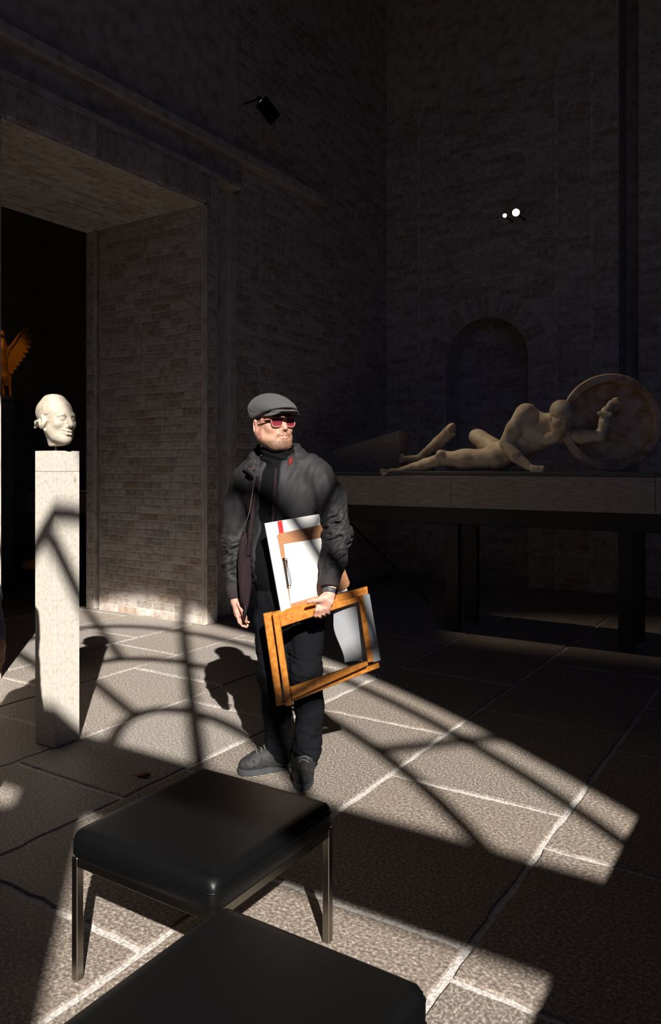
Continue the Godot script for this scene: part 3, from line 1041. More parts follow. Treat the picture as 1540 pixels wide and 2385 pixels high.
	sw.ripple = func(p: Vector3) -> float:
		var roll := 0.004 * sin(p.y * 170.0 + 3.0 * p.x * 20.0) * smoothstep(1.46, 1.50, p.y)
		return folds(p, Vector3(5, 12, 5), 0.003) + roll
	sw.ripple_most = 0.01
	solid("sweater", [[sw, 0.008, Transform3D()]], M.sweater, man)
	var jk := Blob.new()
	jk.egg(mp(657, 1150, -0.005), Vector3(0.196, 0.205, 0.132), 0.05, tb)
	jk.egg(mp(658, 1290, -0.005), Vector3(0.180, 0.235, 0.132), 0.06, tb)
	jk.bone(mp(592, 1090, -0.045), mp(722, 1084, 0.035), 0.058, 0.058, 0.06)
	jk.bone(mp(650, 1062, -0.05), mp(652, 1090, -0.05), 0.075, 0.09, 0.05)
	jk.slab(mp(660, 1476, 0), Vector3(0.3, 0.14, 0.3), 0.01, 0.02, Basis(), 1)      # hem
	jk.slab(mp(617, 1240, 0.13), Vector3(0.040, 0.46, 0.062), 0.008, 0.012, Basis(Vector3.BACK, -0.085), 1)      # open front
	jk.chain([mp(738, 1112, 0.035), mp(768, 1165, 0.055), mp(786, 1245, 0.105), mp(776, 1305, 0.155), mp(770, 1342, 0.195)], [0.084, 0.078, 0.066, 0.058, 0.050], 0.03)
	jk.chain([mp(572, 1118, -0.045), mp(553, 1180, -0.06), mp(546, 1255, -0.065), mp(546, 1310, -0.045), mp(547, 1352, -0.028)], [0.072, 0.062, 0.056, 0.051, 0.046], 0.03)
	# loose right flap with its lining turned out, and the collar
	var li := Blob.new()
	li.egg(mp(570, 1330, 0.078), Vector3(0.031, 0.185, 0.017), 0.012, Basis(Vector3.BACK, 0.02))
	li.chain([mp(643, 1092, 0.098), mp(640, 1150, 0.112), mp(636, 1225, 0.114)], [0.009, 0.011, 0.011], 0.004)
	li.chain([mp(600, 1112, 0.084), mp(592, 1170, 0.100), mp(584, 1240, 0.100), mp(578, 1290, 0.088)], [0.008, 0.010, 0.012, 0.012], 0.006)
	li.ripple = func(p: Vector3) -> float:
		return folds(p, Vector3(26, 4, 10), 0.005)
	li.ripple_most = 0.008
	solid("jacket_lining", [[li, 0.0045, Transform3D()]], M.lining, man)
	jk.chain([mp(592, 1090, 0.055), mp(590, 1064, -0.02), mp(606, 1044, -0.075), mp(645, 1034, -0.095), mp(690, 1042, -0.06), mp(699, 1056, 0.02), mp(694, 1078, 0.075)], [0.020, 0.022, 0.020, 0.020, 0.020, 0.024, 0.022], 0.012)
	jk.slab(mp(696, 1064, 0.060), Vector3(0.022, 0.050, 0.008), 0.007, 0.008, Basis(Vector3.BACK, 0.12) * Basis(up, 0.5))
	jk.slab(mp(694, 1086, 0.092), Vector3(0.027, 0.012, 0.007), 0.006, 0.006, Basis(Vector3.BACK, 0.25) * Basis(Vector3.RIGHT, -0.5))
	jk.slab(mp(583, 1083, 0.040), Vector3(0.040, 0.020, 0.008), 0.007, 0.008, Basis(Vector3.BACK, 0.85) * Basis(Vector3.RIGHT, -0.3))
	jk.slab(mp(588, 1104, 0.078), Vector3(0.036, 0.011, 0.006), 0.005, 0.006, Basis(Vector3.BACK, -0.75))
	var elbow := mp(786, 1255, 0.13)
	var elbow2 := mp(546, 1300, -0.05)
	jk.ripple = func(p: Vector3) -> float:      # metres that the cloth stands off its form: gathers at the bent elbows
		var gather := maxf(smoothstep(0.22, 0.03, p.distance_to(elbow)), smoothstep(0.20, 0.03, p.distance_to(elbow2)))
		var n := soft.get_noise_3d(p.x * 9.0 + p.y * 7.0, p.y * 24.0 - p.x * 10.0, p.z * 9.0)
		var sleeve := 0.016 * gather * (absf(n) * 2.2 - 0.5)
		var body := folds(Vector3(p.x * 1.0 - p.y * 0.25, p.y, p.z), Vector3(13, 4.5, 8), 0.0055)
		return sleeve + body
	jk.ripple_most = 0.02
	solid("jacket", [[jk, 0.0065, Transform3D()]], M.jacket, man)
	for e in [[mp(769, 1336, 0.188), mp(767, 1368, 0.218), 0.046, 0.040], [mp(547, 1356, -0.026), mp(548, 1392, -0.02), 0.041, 0.034]]:
		var st := surf()
		var pts := []
		var rad := []
		for k in 15:
			pts.append(e[0].lerp(e[1], k / 14.0))
			rad.append(lerpf(e[2], e[3], k / 14.0) + (0.0018 if k % 2 else -0.001) + 0.006 * sin(PI * k / 14.0))
		add_tube(st, pts, rad, 28)
		mi("cuff", done(st), M.ribbing, man)
	mi("zip_pull", tube([mp(571, 1410, 0.10), mp(573, 1420, 0.102), mp(570, 1436, 0.10)], [0.007, 0.009, 0.006], 8), M.black_steel, man)
	var zp := []
	for q in [[594, 1112, 0.118], [588, 1150, 0.128], [582, 1190, 0.130], [572, 1222, 0.126], [565, 1240, 0.112]]:
		zp.append(mp(q[0], q[1], q[2]))
	mi("zip", tube(zp, [0.0022, 0.0022, 0.0022, 0.0022, 0.002], 6), M.zip_metal, man)
	for e in [[[672, 1073], [680, 1062], [682, 1077], [672, 1086], 0.103], [[579, 1092], [585, 1089], [596, 1110], [592, 1113], 0.080]]:
		mi("collar_lining", plank([e[0], e[1], e[2], e[3]], e[4], 0.02, Vector3.ZERO), M.red_tartan, man)
	var tr := Blob.new()
	tr.egg(mp(668, 1400, 0.0), Vector3(0.160, 0.16, 0.116), 0.04, tb)
	tr.chain([mp(634, 1450, -0.005), mp(637, 1565, 0.01), mp(645, 1650, -0.015), mp(649, 1742, -0.03), mp(650, 1764, -0.03)], [0.090, 0.074, 0.066, 0.062, 0.056], 0.03)
	tr.chain([mp(714, 1450, 0.02), mp(712, 1560, 0.055), mp(722, 1650, 0.035), mp(716, 1742, 0.045), mp(716, 1766, 0.045)], [0.090, 0.075, 0.066, 0.062, 0.056], 0.03)
	tr.ripple = func(p: Vector3) -> float:
		var low := smoothstep(0.36, 0.12, p.y)
		var n := soft.get_noise_3d(p.x * 6.0, p.y * 26.0 + p.x * 9.0, p.z * 6.0)
		var knee := smoothstep(0.16, 0.04, absf(p.y - 0.52))
		return folds(p, Vector3(9, 5, 9), 0.006) + (0.010 * low + 0.007 * knee) * (absf(n) * 2.0 - 0.4)
	tr.ripple_most = 0.025
	solid("trousers", [[tr, 0.0075, Transform3D()]], M.trousers, man)
	shoe(man, mp(716, 1790, -0.045) * Vector3(1, 0, 1), mp(703, 1838, 0.235) * Vector3(1, 0, 1), mp(716, 1760, 0.045))
	shoe(man, mp(676, 1790, -0.045) * Vector3(1, 0, 1), mp(556, 1800, 0.045) * Vector3(1, 0, 1), mp(650, 1758, -0.03))
	# --- cap, glasses, watch ---
	var cap := Blob.new()
	cap.egg(Vector3(0, 0.072, -0.024), Vector3(0.096, 0.076, 0.114), 0.03, Basis(Vector3.RIGHT, 0.10))
	cap.egg(Vector3(0, 0.060, 0.060), Vector3(0.082, 0.042, 0.086), 0.045, Basis(Vector3.RIGHT, 0.16))
	cap.egg(Vector3(0, 0.040, -0.020), Vector3(0.091, 0.055, 0.110), 0.02)
	cap.slab(Vector3(0, -0.052, -0.01), Vector3(0.2, 0.08, 0.26), 0.002, 0.006, Basis(Vector3.RIGHT, -0.17), 1)
	cap.egg(Vector3(0, -0.01, -0.02), Vector3(0.080, 0.07, 0.098), 0.004, Basis(), 1)
	cap.ripple = func(p: Vector3) -> float:      # panel seams
		var r := Vector2(p.y - 0.118, p.z - 0.006).length()
		return 0.0024 * smoothstep(0.0032, 0.0, absf(r - 0.064)) * smoothstep(0.03, 0.05, absf(p.x))
	cap.ripple_most = 0.004
	solid("flat_cap", [[cap, 0.0026, hx]], M.cap_wool, man)
	var brim := Blob.new()
	brim.egg(Vector3(0, 0.046, 0.106), Vector3(0.062, 0.0065, 0.066), 0.012, Basis(Vector3.RIGHT, 0.16))
	for s in [-1.0, 1.0]:
		brim.egg(Vector3(s * 0.046, 0.040, 0.088), Vector3(0.036, 0.0065, 0.058), 0.012, Basis(Vector3.BACK, -s * 0.42) * Basis(Vector3.RIGHT, 0.14))
	solid("cap_brim", [[brim, 0.0022, hx]], M.cap_wool, man)
	sunglasses(man, hx)
	var wrist := mp(768, 1376, 0.222)
	var wdir := (mp(766, 1390, 0.232) - mp(770, 1362, 0.21)).normalized()
	var strap := mi("watch_strap", tube([wrist - wdir * 0.011, wrist - wdir * 0.009, wrist + wdir * 0.009, wrist + wdir * 0.011], [0.0285, 0.0305, 0.0305, 0.0285], 24), M.watch_rubber, man)
	mi("watch_face", box(Vector3(0.012, 0.030, 0.030), 0.004), M.watch_glass, strap, Transform3D(Basis(Vector3.BACK, -0.25), wrist + Vector3(0.031, 0.0, 0.006)))

func sunglasses(man: Node3D, hx: Transform3D) -> void:
	var g := Node3D.new()
	g.name = "sunglasses"
	man.add_child(g)
	g.transform = hx
	var st := surf()
	for s in [-1.0, 1.0]:
		var c := Vector3(s * 0.034, -0.002, 0.0985)
		var turn := Basis(Vector3.UP, s * 0.16)
		var pts := []
		var rad := []
		var flat := PackedVector2Array()
		for k in 25:
			var a := TAU * k / 24.0
			var q := Vector2(signf(cos(a)) * pow(absf(cos(a)), 0.55) * 0.0265, signf(sin(a)) * pow(absf(sin(a)), 0.6) * 0.021)
			q.x *= 1.0 + 4.0 * q.y      # wider at the brow
			if k < 24:
				flat.append(q)
			pts.append(c + turn * Vector3(q.x, q.y, 0))
			rad.append(0.0019)
		add_tube(st, pts, rad, 8, false)
		mi("lens", prism(flat, 0.0018, Transform3D(turn, c + Vector3(0, 0, 0.001))), M.pink_lens, g)
		add_tube(st, [c + turn * Vector3(s * 0.029, 0.013, 0), Vector3(s * 0.074, 0.012, 0.074), Vector3(s * 0.085, 0.010, 0.02), Vector3(s * 0.086, 0.004, -0.02)], [0.0032, 0.0035, 0.003, 0.0025], 8)
	add_tube(st, [Vector3(-0.009, 0.004, 0.103), Vector3(0, 0.008, 0.106), Vector3(0.009, 0.004, 0.103)], [0.0026, 0.0024, 0.0026], 8)
	mi("frame", done(st), M.acetate, g)

func shoe(man: Node3D, heel: Vector3, toe: Vector3, ankle: Vector3) -> void:
	var d := (toe - heel).normalized()
	var side := Vector3.UP.cross(d)
	var len_ := heel.distance_to(toe)
	var f := func(t: float, y: float, s := 0.0) -> Vector3:
		return heel + d * (t * len_) + Vector3.UP * y + side * s
	var b := Blob.new()
	b.chain([f.call(0.15, 0.052), f.call(0.4, 0.054), f.call(0.72, 0.044), f.call(0.88, 0.038)], [0.038, 0.039, 0.036, 0.028], 0.03)
	b.egg(f.call(0.73, 0.042), Vector3(0.047, 0.032, 0.062), 0.02, Basis(side, Vector3.UP, d))
	b.bone(f.call(0.22, 0.07), ankle + Vector3(0, -0.005, 0), 0.042, 0.052, 0.03)
	b.bone(f.call(0.34, 0.095), f.call(0.66, 0.062), 0.030, 0.032, 0.03)
	b.slab(f.call(0.5, -0.036), Vector3(0.25, 0.06, 0.25), 0.001, 0.004, Basis(), 1)
	for t in [0.2, 0.74]:      # stitched seams
		b.chain([f.call(t, 0.03, -0.05), f.call(t + 0.03, 0.09, -0.03), f.call(t + 0.03, 0.105, 0), f.call(t + 0.03, 0.09, 0.03), f.call(t, 0.03, 0.05)], [0.003, 0.003, 0.003, 0.003, 0.003], 0.003, 1)
	b.ripple = func(p: Vector3) -> float:
		return folds(p, Vector3(20, 20, 20), 0.0025)
	b.ripple_most = 0.004
	var s := Node3D.new()
	s.name = "shoe"
	man.add_child(s, true)
	solid("upper", [[b, 0.0042, Transform3D()]], M.shoe_leather, s)
	var sole := surf()
	var outline := PackedVector2Array()
	for k in 40:
		var a := TAU * k / 40.0
		var t := 0.5 + 0.5 * cos(a)
		var w := 0.040 + 0.010 * smoothstep(0.35, 0.75, t) - 0.004 * smoothstep(0.3, 0.5, t) * smoothstep(0.6, 0.45, t)
		outline.append(Vector2(cos(a) * (len_ * 0.5 + 0.004), signf(sin(a)) * pow(absf(sin(a)), 0.7) * w))
	add_prism(sole, outline, Transform3D(Basis(d, side, Vector3.UP), heel + d * len_ * 0.5 + Vector3.UP * 0.028), 0.027)
	mi("sole", done(sole), M.shoe_sole, s)
	for k in 5:
		var t := 0.36 + 0.075 * k
		var h := 0.134 - 0.034 * k / 4.0
		var e := 1.0 if k % 2 else -1.0
		mi("lace", tube([f.call(t, h - 0.008, -0.024), f.call(t + 0.012 * e, h + 0.004, -0.010), f.call(t - 0.012 * e, h + 0.004, 0.010), f.call(t, h - 0.008, 0.024)], [0.0022, 0.0024, 0.0024, 0.0022], 6), M.shoe_lace, s)

# a flat piece whose front face has these pixel corners at nearness z, thick to the back, edges chamfered
func plank(corners: Array, z, depth: float, o: Vector3, chamfer := 0.0025) -> ArrayMesh:
	var st := surf()
	st.set_smooth_group(-1)
	var rim := []
	var mid := Vector3.ZERO
	for k in corners.size():
		var zz: float = z[k] if z is Array else z
		rim.append(mp(corners[k][0], corners[k][1], zz) - o)
		mid += rim[k] / corners.size()
	var n: Vector3 = (rim[1] - rim[0]).cross(rim[2] - rim[1]).normalized()
	if n.z < 0:
		n = -n
	var c := corners.size()
	var front := []
	for k in c:
		var ep: Vector3 = (rim[(k + c - 1) % c] - rim[k]).normalized()
		var en: Vector3 = (rim[(k + 1) % c] - rim[k]).normalized()
		front.append(rim[k] + (ep + en) * chamfer)
		rim[k] -= n * chamfer
	for k in range(1, c - 1):
		tri(st, front[0], front[k], front[k + 1], n)
		tri(st, rim[0] - n * depth, rim[k] - n * depth, rim[k + 1] - n * depth, -n)
	for k in c:
		var m := (k + 1) % c
		var out: Vector3 = (rim[k] + rim[m]) * 0.5 - mid
		out -= n * out.dot(n)
		quad(st, front[k], front[m], rim[m], rim[k], out + n * 0.3)
		quad(st, rim[k], rim[m], rim[m] - n * depth, rim[k] - n * depth, out)
	return done(st)

# a flat sheet lying on the plane of three pixel places, off in front of it
func on_board(corners: Array, base: Array, off: float, depth: float, o: Vector3, chamfer := 0.0005) -> ArrayMesh:
	var a := mp(base[0][0], base[0][1], base[0][2])
	var n := (mp(base[1][0], base[1][1], base[1][2]) - a).cross(mp(base[2][0], base[2][1], base[2][2]) - a).normalized()
	if n.z < 0:
		n = -n
	var zs := []
	for c in corners:
		var v0 := (mp(c[0], c[1], 0.0) - a).dot(n) - off
		var v1 := (mp(c[0], c[1], 0.3) - a).dot(n) - off
		zs.append(0.3 * v0 / (v0 - v1))
	return plank(corners, zs, depth, o, chamfer)

func held(called: String, label: String, category: String, o: Vector3) -> Node3D:
	return thing(called, label, category, man_place(o), YAW)

func build_held_things() -> void:
	# white portfolio board
	var o := mp(655, 1425, 0.22)
	var w := held("portfolio_board", "large white board with a red ribbon held under the man's arm", "board", o)
	var base := [[617, 1219, 0.215], [810, 1376, 0.085], [655, 1425, 0.215]]
	mi("board", on_board([[617, 1219], [752, 1196], [810, 1376], [655, 1425]], base, 0.0, 0.010, o, 0.001), M.white_board, w)
	mi("ribbon", on_board([[646, 1214.5], [657, 1212.5], [665, 1262], [654, 1264]], base, 0.0015, 0.0012, o), M.red_ribbon, w)
	# clipboard with a sheet of paper
	o = mp(681, 1424, 0.22)
	var c := held("clipboard", "brown clipboard with a white sheet in front of the white board", "clipboard", o)
	mi("board", on_board([[650, 1243], [765, 1219], [815, 1357], [813, 1365], [806, 1371], [681, 1424], [648, 1256], [645.5, 1249]], base, 0.006, 0.0035, o, 0.001), M.hardboard, c)
	mi("paper", on_board([[661, 1268], [765, 1250], [775, 1378], [678, 1406]], base, 0.0075, 0.001, o, 0.0003), M.paper, c)
	var clip := mi("clip", on_board([[659, 1300], [663, 1299.5], [674, 1364], [669.5, 1365]], base, 0.013, 0.005, o, 0.001), M.black_steel, c)
	var pts := []
	for q in [[659, 1301, 0.212], [668, 1300, 0.214], [671, 1322, 0.218], [676, 1340, 0.219], [679, 1362, 0.218], [673, 1365, 0.218], [670, 1361, 0.217]]:
		pts.append(mp(q[0], q[1], q[2]) - o)
	mi("wire", tube(pts, [0.0026, 0.0026, 0.0018, 0.0018, 0.0018, 0.0026, 0.0026], 8), M.black_steel, clip)
	# folded stool
	o = mp(660, 1645, 0.21)
	var s := held("folding_stool", "folded wooden stool frame with a grey cloth seat in the man's hand", "stool", o)
	for e in [["stile", [[634, 1430], [649, 1426], [680, 1643], [666, 1646]], 0.255, 0.024], ["rail", [[651, 1440], [836, 1390], [836, 1402], [655, 1461]], [0.250, 0.222, 0.222, 0.250], 0.018],
			["stile", [[834, 1390], [846, 1387], [870, 1541], [857, 1544]], 0.228, 0.022], ["rail", [[676, 1603], [857, 1541], [858, 1550], [681, 1629]], [0.247, 0.222, 0.222, 0.247], 0.020],
			["stile", [[613, 1431], [632, 1427], [659, 1643], [644, 1645]], 0.222, 0.026], ["rail", [[632, 1428], [856, 1367], [858, 1384], [634, 1444]], [0.213, 0.186, 0.186, 0.213], 0.020],
			["rail", [[659, 1636], [882, 1542], [885, 1555], [660, 1643]], [0.213, 0.184, 0.184, 0.213], 0.020], ["stile", [[849, 1384], [858, 1382], [884, 1541], [873, 1543]], 0.182, 0.020]]:
		mi(e[0], plank(e[1], e[2], e[3], o, 0.0035), M.oiled_wood, s)
	var seat := mi("seat_cloth", cloth(o), M.grey_felt, s)
	mi("cloth_sleeve", plank([[846, 1387], [861.5, 1384], [887.5, 1538], [871, 1543]], [0.212, 0.198, 0.198, 0.212], 0.030, o, 0.002), M.grey_felt, seat)

func cloth(o: Vector3) -> ArrayMesh:      # hanging seat of the stool, folded once
	var st := surf()
	st.set_smooth_group(1)
	var nu := 18
	var nv := 26
	var g := []
	for j in nv + 1:
		var v := float(j) / nv
		var ly := lerpf(1424.0, 1543.0, v)
		var lx := lerpf(777.0, 803.0, smoothstep(0.25, 1.0, v))
		var rx := lerpf(836.0, 857.0, v)
		var ry := lerpf(1396.0, 1542.0, v)
		var row := []
		for i in nu + 1:
			var u := float(i) / nu
			var z := 0.186 + 0.016 * sin(u * 3.4 + v * 2.2) * (0.4 + v) - 0.02 * (1.0 - u) * v
			row.append(mp(lerpf(lx, rx, u), lerpf(ly, ry, u) - 3.0 * sin(PI * u) * v, z) - o)
		g.append(row)
	for j in nv:
		for i in nu:
			for s in [0.0, 0.004]:
				var b := Vector3(0, 0, -s)
				quad(st, g[j][i] + b, g[j][i + 1] + b, g[j + 1][i + 1] + b, g[j + 1][i] + b, Vector3(0, 0, 1.0 if s == 0.0 else -1.0))
	st.set_smooth_group(-1)
	var b := Vector3(0, 0, -0.004)
	for j in nv:
		quad(st, g[j][0], g[j + 1][0], g[j + 1][0] + b, g[j][0] + b, Vector3.LEFT)
		quad(st, g[j][nu], g[j + 1][nu], g[j + 1][nu] + b, g[j][nu] + b, Vector3.RIGHT)
	for i in nu:
		quad(st, g[0][i], g[0][i + 1], g[0][i + 1] + b, g[0][i] + b, Vector3.UP)
		quad(st, g[nv][i], g[nv][i + 1], g[nv][i + 1] + b, g[nv][i] + b, Vector3.DOWN)
	return done(st)

# ---------- benches ----------
func build_benches() -> void:
	var leather := mat("black_leather", Color(0.030, 0.032, 0.038), 0.45)
	leather.metallic_specular = 0.4
	var creases := noise_tex(0.05, [], 101, 512, 5, FastNoiseLite.TYPE_CELLULAR)
	leather.heightmap_enabled = true
	leather.heightmap_texture = creases
	leather.heightmap_scale = 0.012
	leather.uv1_triplanar = true
	leather.uv1_scale = Vector3.ONE * 3.0
	var one := bench(Vector3(-1.543, 0, -1.739), "black leather stool on steel legs just before the man's feet")
	var two := one.duplicate()
	two.name = numbered("leather_stool")
	add_child(two)
	two.position = Vector3(-0.936, 0, -1.135)
	two.set_meta("label", "black leather stool farther from the man's feet, set corner to corner")
	one.set_meta("label", "black leather stool on steel legs just before the man's feet")
func bench(where: Vector3, label: String) -> Node3D:
	var t := thing("leather_stool", label, "stool", where, 0.0, "leather stools")
	var w := 0.535
	var l := 0.555
	var top := 0.438
	# cushion: rounded box, a little domed, with a welt round the upper edge
	var st := surf()
	st.set_smooth_group(1)
	var n := 20
	var grid := func(i: int, j: int) -> Vector3:
		var u := -1.0 + 2.0 * i / n
		var v := -1.0 + 2.0 * j / n
		var x := signf(u) * (1.0 - pow(1.0 - absf(u), 1.6)) * w * 0.5
		var z := signf(v) * (1.0 - pow(1.0 - absf(v), 1.6)) * l * 0.5
		var dx := maxf(0.0, absf(x) - (w * 0.5 - 0.022))
		var dz := maxf(0.0, absf(z) - (l * 0.5 - 0.022))
		var e := minf(1.0, sqrt(dx * dx + dz * dz) / 0.022)
		var drop := 0.022 * (1.0 - sqrt(maxf(0.0, 1.0 - e * e)))
		if dx > 0.0 and dz > 0.0 and sqrt(dx * dx + dz * dz) > 0.022:
			var s := 0.022 / sqrt(dx * dx + dz * dz)
			x = signf(x) * (w * 0.5 - 0.022 + dx * s)
			z = signf(z) * (l * 0.5 - 0.022 + dz * s)
		var dome := 0.010 * (1.0 - u * u) * (1.0 - v * v)
		return Vector3(x, top - 0.008 + dome - drop, z)
	for i in n:
		for j in n:
			quad(st, grid.call(i, j), grid.call(i + 1, j), grid.call(i + 1, j + 1), grid.call(i, j + 1), Vector3.UP)
	var rim := []
	for i in n: rim.append(grid.call(i, 0))
	for j in n: rim.append(grid.call(n, j))
	for i in n: rim.append(grid.call(n - i, n))
	for j in n: rim.append(grid.call(0, n - j))
	for k in rim.size():
		var a: Vector3 = rim[k]
		var b: Vector3 = rim[(k + 1) % rim.size()]
		var bulge := 1.012
		var hs := [0.0, 0.02, 0.045, 0.058]
		var sc := [1.0, bulge, bulge, 0.985]
		for q in 3:
			var am := Vector3(a.x * sc[q], a.y - hs[q], a.z * sc[q])
			var bm := Vector3(b.x * sc[q], b.y - hs[q], b.z * sc[q])
			var a2 := Vector3(a.x * sc[q + 1], a.y - hs[q + 1], a.z * sc[q + 1])
			var b2 := Vector3(b.x * sc[q + 1], b.y - hs[q + 1], b.z * sc[q + 1])
			quad(st, am, bm, b2, a2, a * Vector3(1, 0, 1))
	st.set_smooth_group(-1)
	quad(st, Vector3(-w, 0, -l) * 0.48 + Vector3(0, top - 0.086, 0), Vector3(w, 0, -l) * 0.48 + Vector3(0, top - 0.086, 0), Vector3(w, 0, l) * 0.48 + Vector3(0, top - 0.086, 0), Vector3(-w, 0, l) * 0.48 + Vector3(0, top - 0.086, 0), Vector3.DOWN)
	var cushion := mi("cushion", done(st), M.black_leather, t)
	var welt := []
	var wr := []
	for p in rim + [rim[0]]:
		welt.append(Vector3(p.x * 1.008, p.y - 0.008, p.z * 1.008))
		wr.append(0.0028)
	st = surf()
	add_tube(st, welt, wr, 6, false)
	mi("welt", done(st), M.black_leather, cushion)
	# frame and legs of square steel tube
	st = surf()
	for s in [-1.0, 1.0]:
		add_box(st, Transform3D(Basis(), Vector3(0, top - 0.098, s * (l * 0.5 - 0.012))), Vector3(w - 0.03, 0.026, 0.022), 0.002)
		add_box(st, Transform3D(Basis(), Vector3(s * (w * 0.5 - 0.012), top - 0.098, 0)), Vector3(0.022, 0.026, l - 0.03), 0.002)
	mi("frame", done(st), M.steel, t)
	for sx in [-1.0, 1.0]:
		for sz in [-1.0, 1.0]:
			mi("leg", span(Vector3(-0.012, 0, -0.012), Vector3(0.012, top - 0.085, 0.012), 0.002), M.steel, t, Transform3D(Basis(), Vector3(sx * (w * 0.5 - 0.012), 0, sz * (l * 0.5 - 0.012))))
	return t

# ---------- plinth with the marble head ----------
func build_plinth() -> void:
	var lo := Vector3(-3.527, 0, -2.770)
	var hi := Vector3(-3.366, 1.549, -2.612)
	var c := Vector3((lo.x + hi.x) * 0.5, 0, (lo.z + hi.z) * 0.5)
	var p := thing("stone_plinth", "tall slim pale limestone plinth under the marble head", "plinth", c)
	mi("shaft", span(lo - c, Vector3(hi.x, hi.y - 0.1095, hi.z) - c, 0.0012), M.limestone, p)
	mi("cap_block", span(Vector3(lo.x, hi.y - 0.108, lo.z) - c, hi - c, 0.0012), M.limestone, p)
	var t := TextMesh.new()
	var f := SystemFont.new()
	f.font_names = PackedStringArray(["Droid Serif"])
	t.font = f
	t.text = "2"
	t.font_size = 16
	t.pixel_size = 0.0014
	t.depth = 0.001
	mi("number", t, M.black_steel, p, Transform3D(Basis(Vector3.UP, PI / 2), Vector3(hi.x - c.x + 0.0003, 1.395, lo.z - c.z + 0.030)))
	# head
	var turn := Basis(Vector3.UP, deg_to_rad(YAW + 57.0)) * Basis(Vector3.RIGHT, 0.04)
	var at_ := Vector3(c.x, 1.549, c.z)
	var hc := at(134, 977, 4.07) - at_
	var h := thing("marble_bust", "white marble warrior head with archaic smile on the slim plinth", "sculpture", at_)
	var b := head_blob({"smile": 0.006, "neck": false, "chin": 0.025})
	b.bone(Vector3(0, 0.026, 0.084), Vector3(0, -0.026, 0.112), 0.009, 0.012, 0.010)      # long straight nose
	b.egg(Vector3(0, -0.104, 0.058), Vector3(0.034, 0.024, 0.030), 0.02)
	b.chain([Vector3(-0.027, -0.059, 0.082), Vector3(-0.010, -0.0605, 0.0965), Vector3(0.010, -0.0605, 0.0965), Vector3(0.027, -0.059, 0.082)], [0.0035, 0.006, 0.006, 0.0035], 0.005)
	b.chain([Vector3(-0.025, -0.066, 0.081), Vector3(-0.010, -0.0755, 0.0955), Vector3(0.010, -0.0755, 0.0955), Vector3(0.025, -0.066, 0.081)], [0.0035, 0.007, 0.007, 0.0035], 0.005)
	b.chain([Vector3(-0.032, -0.0600, 0.084), Vector3(-0.012, -0.0675, 0.102), Vector3(0.012, -0.0675, 0.102), Vector3(0.032, -0.0600, 0.084)], [0.003, 0.0034, 0.0034, 0.003], 0.003, 1)
	for s in [-1.0, 1.0]:
		b.chain([Vector3(s * 0.012, 0.020, 0.090), Vector3(s * 0.032, 0.026, 0.086), Vector3(s * 0.052, 0.016, 0.070)], [0.005, 0.006, 0.005], 0.010)
		b.egg(Vector3(s * 0.032, 0.003, 0.079), Vector3(0.016, 0.008, 0.010), 0.004)
		b.egg(Vector3(s * 0.084, -0.018, -0.022), Vector3(0.012, 0.036, 0.022), 0.006, Basis(Vector3.UP, s * 0.3))
		b.egg(Vector3(s * 0.095, -0.012, -0.016), Vector3(0.008, 0.022, 0.011), 0.004, Basis(Vector3.UP, s * 0.3), 1)
		b.bone(Vector3(s * 0.056, -0.030, 0.008), Vector3(s * 0.036, -0.090, 0.034), 0.024, 0.022, 0.03)
		b.chain([Vector3(s * 0.055, 0.045, 0.074), Vector3(s * 0.078, 0.0, 0.034), Vector3(s * 0.074, -0.050, 0.006)], [0.004, 0.009, 0.010], 0.008, 1)      # deep cut before the ear
	b.bone(Vector3(0, -0.050, -0.024), Vector3(0, -0.136, -0.002), 0.050, 0.040, 0.03)
	b.slab(Vector3(0, -0.182, -0.02), Vector3(0.1, 0.04, 0.08), 0.002, 0.006, Basis(Vector3.RIGHT, -0.08), 1)
	# helmet cap, and the rolled hair under its edge
	var cap := Blob.new()
	cap.egg(Vector3(0, 0.038, -0.028), Vector3(0.087, 0.086, 0.106), 0.012)
	cap.egg(Vector3(0, 0.108, -0.034), Vector3(0.046, 0.022, 0.052), 0.03)
	cap.slab(Vector3(0, -0.066, 0.0), Vector3(0.2, 0.08, 0.2), 0.002, 0.006, Basis(Vector3.RIGHT, -0.30), 1)
	cap.bone(Vector3(0, 0.128, 0.014), Vector3(0, 0.128, 0.03), 0.007, 0.007, 0.01, 1)
	var roll := Blob.new()
	roll.chain([Vector3(-0.084, -0.012, -0.040), Vector3(-0.064, -0.022, -0.080), Vector3(0, -0.030, -0.106), Vector3(0.064, -0.022, -0.080), Vector3(0.084, -0.012, -0.040)], [0.010, 0.012, 0.013, 0.012, 0.010], 0.02)
	roll.chain([Vector3(-0.058, -0.030, -0.088), Vector3(-0.062, -0.046, -0.100)], [0.012, 0.007], 0.01)
	roll.chain([Vector3(0.058, -0.030, -0.088), Vector3(0.062, -0.046, -0.100)], [0.012, 0.007], 0.01)
	var hxf := Transform3D(turn * Basis.from_scale(Vector3(1.0, 1.0, 1.0)), hc)
	solid("head", [[b, 0.0028, hxf], [cap, 0.0028, hxf], [roll, 0.0035, hxf]], M.white_marble, h)
	mi("pin", tube([Vector3(hc.x - 0.01, 0, hc.z), Vector3(hc.x - 0.01, hc.y - 0.10, hc.z)], [0.006, 0.006], 12), M.steel, h)

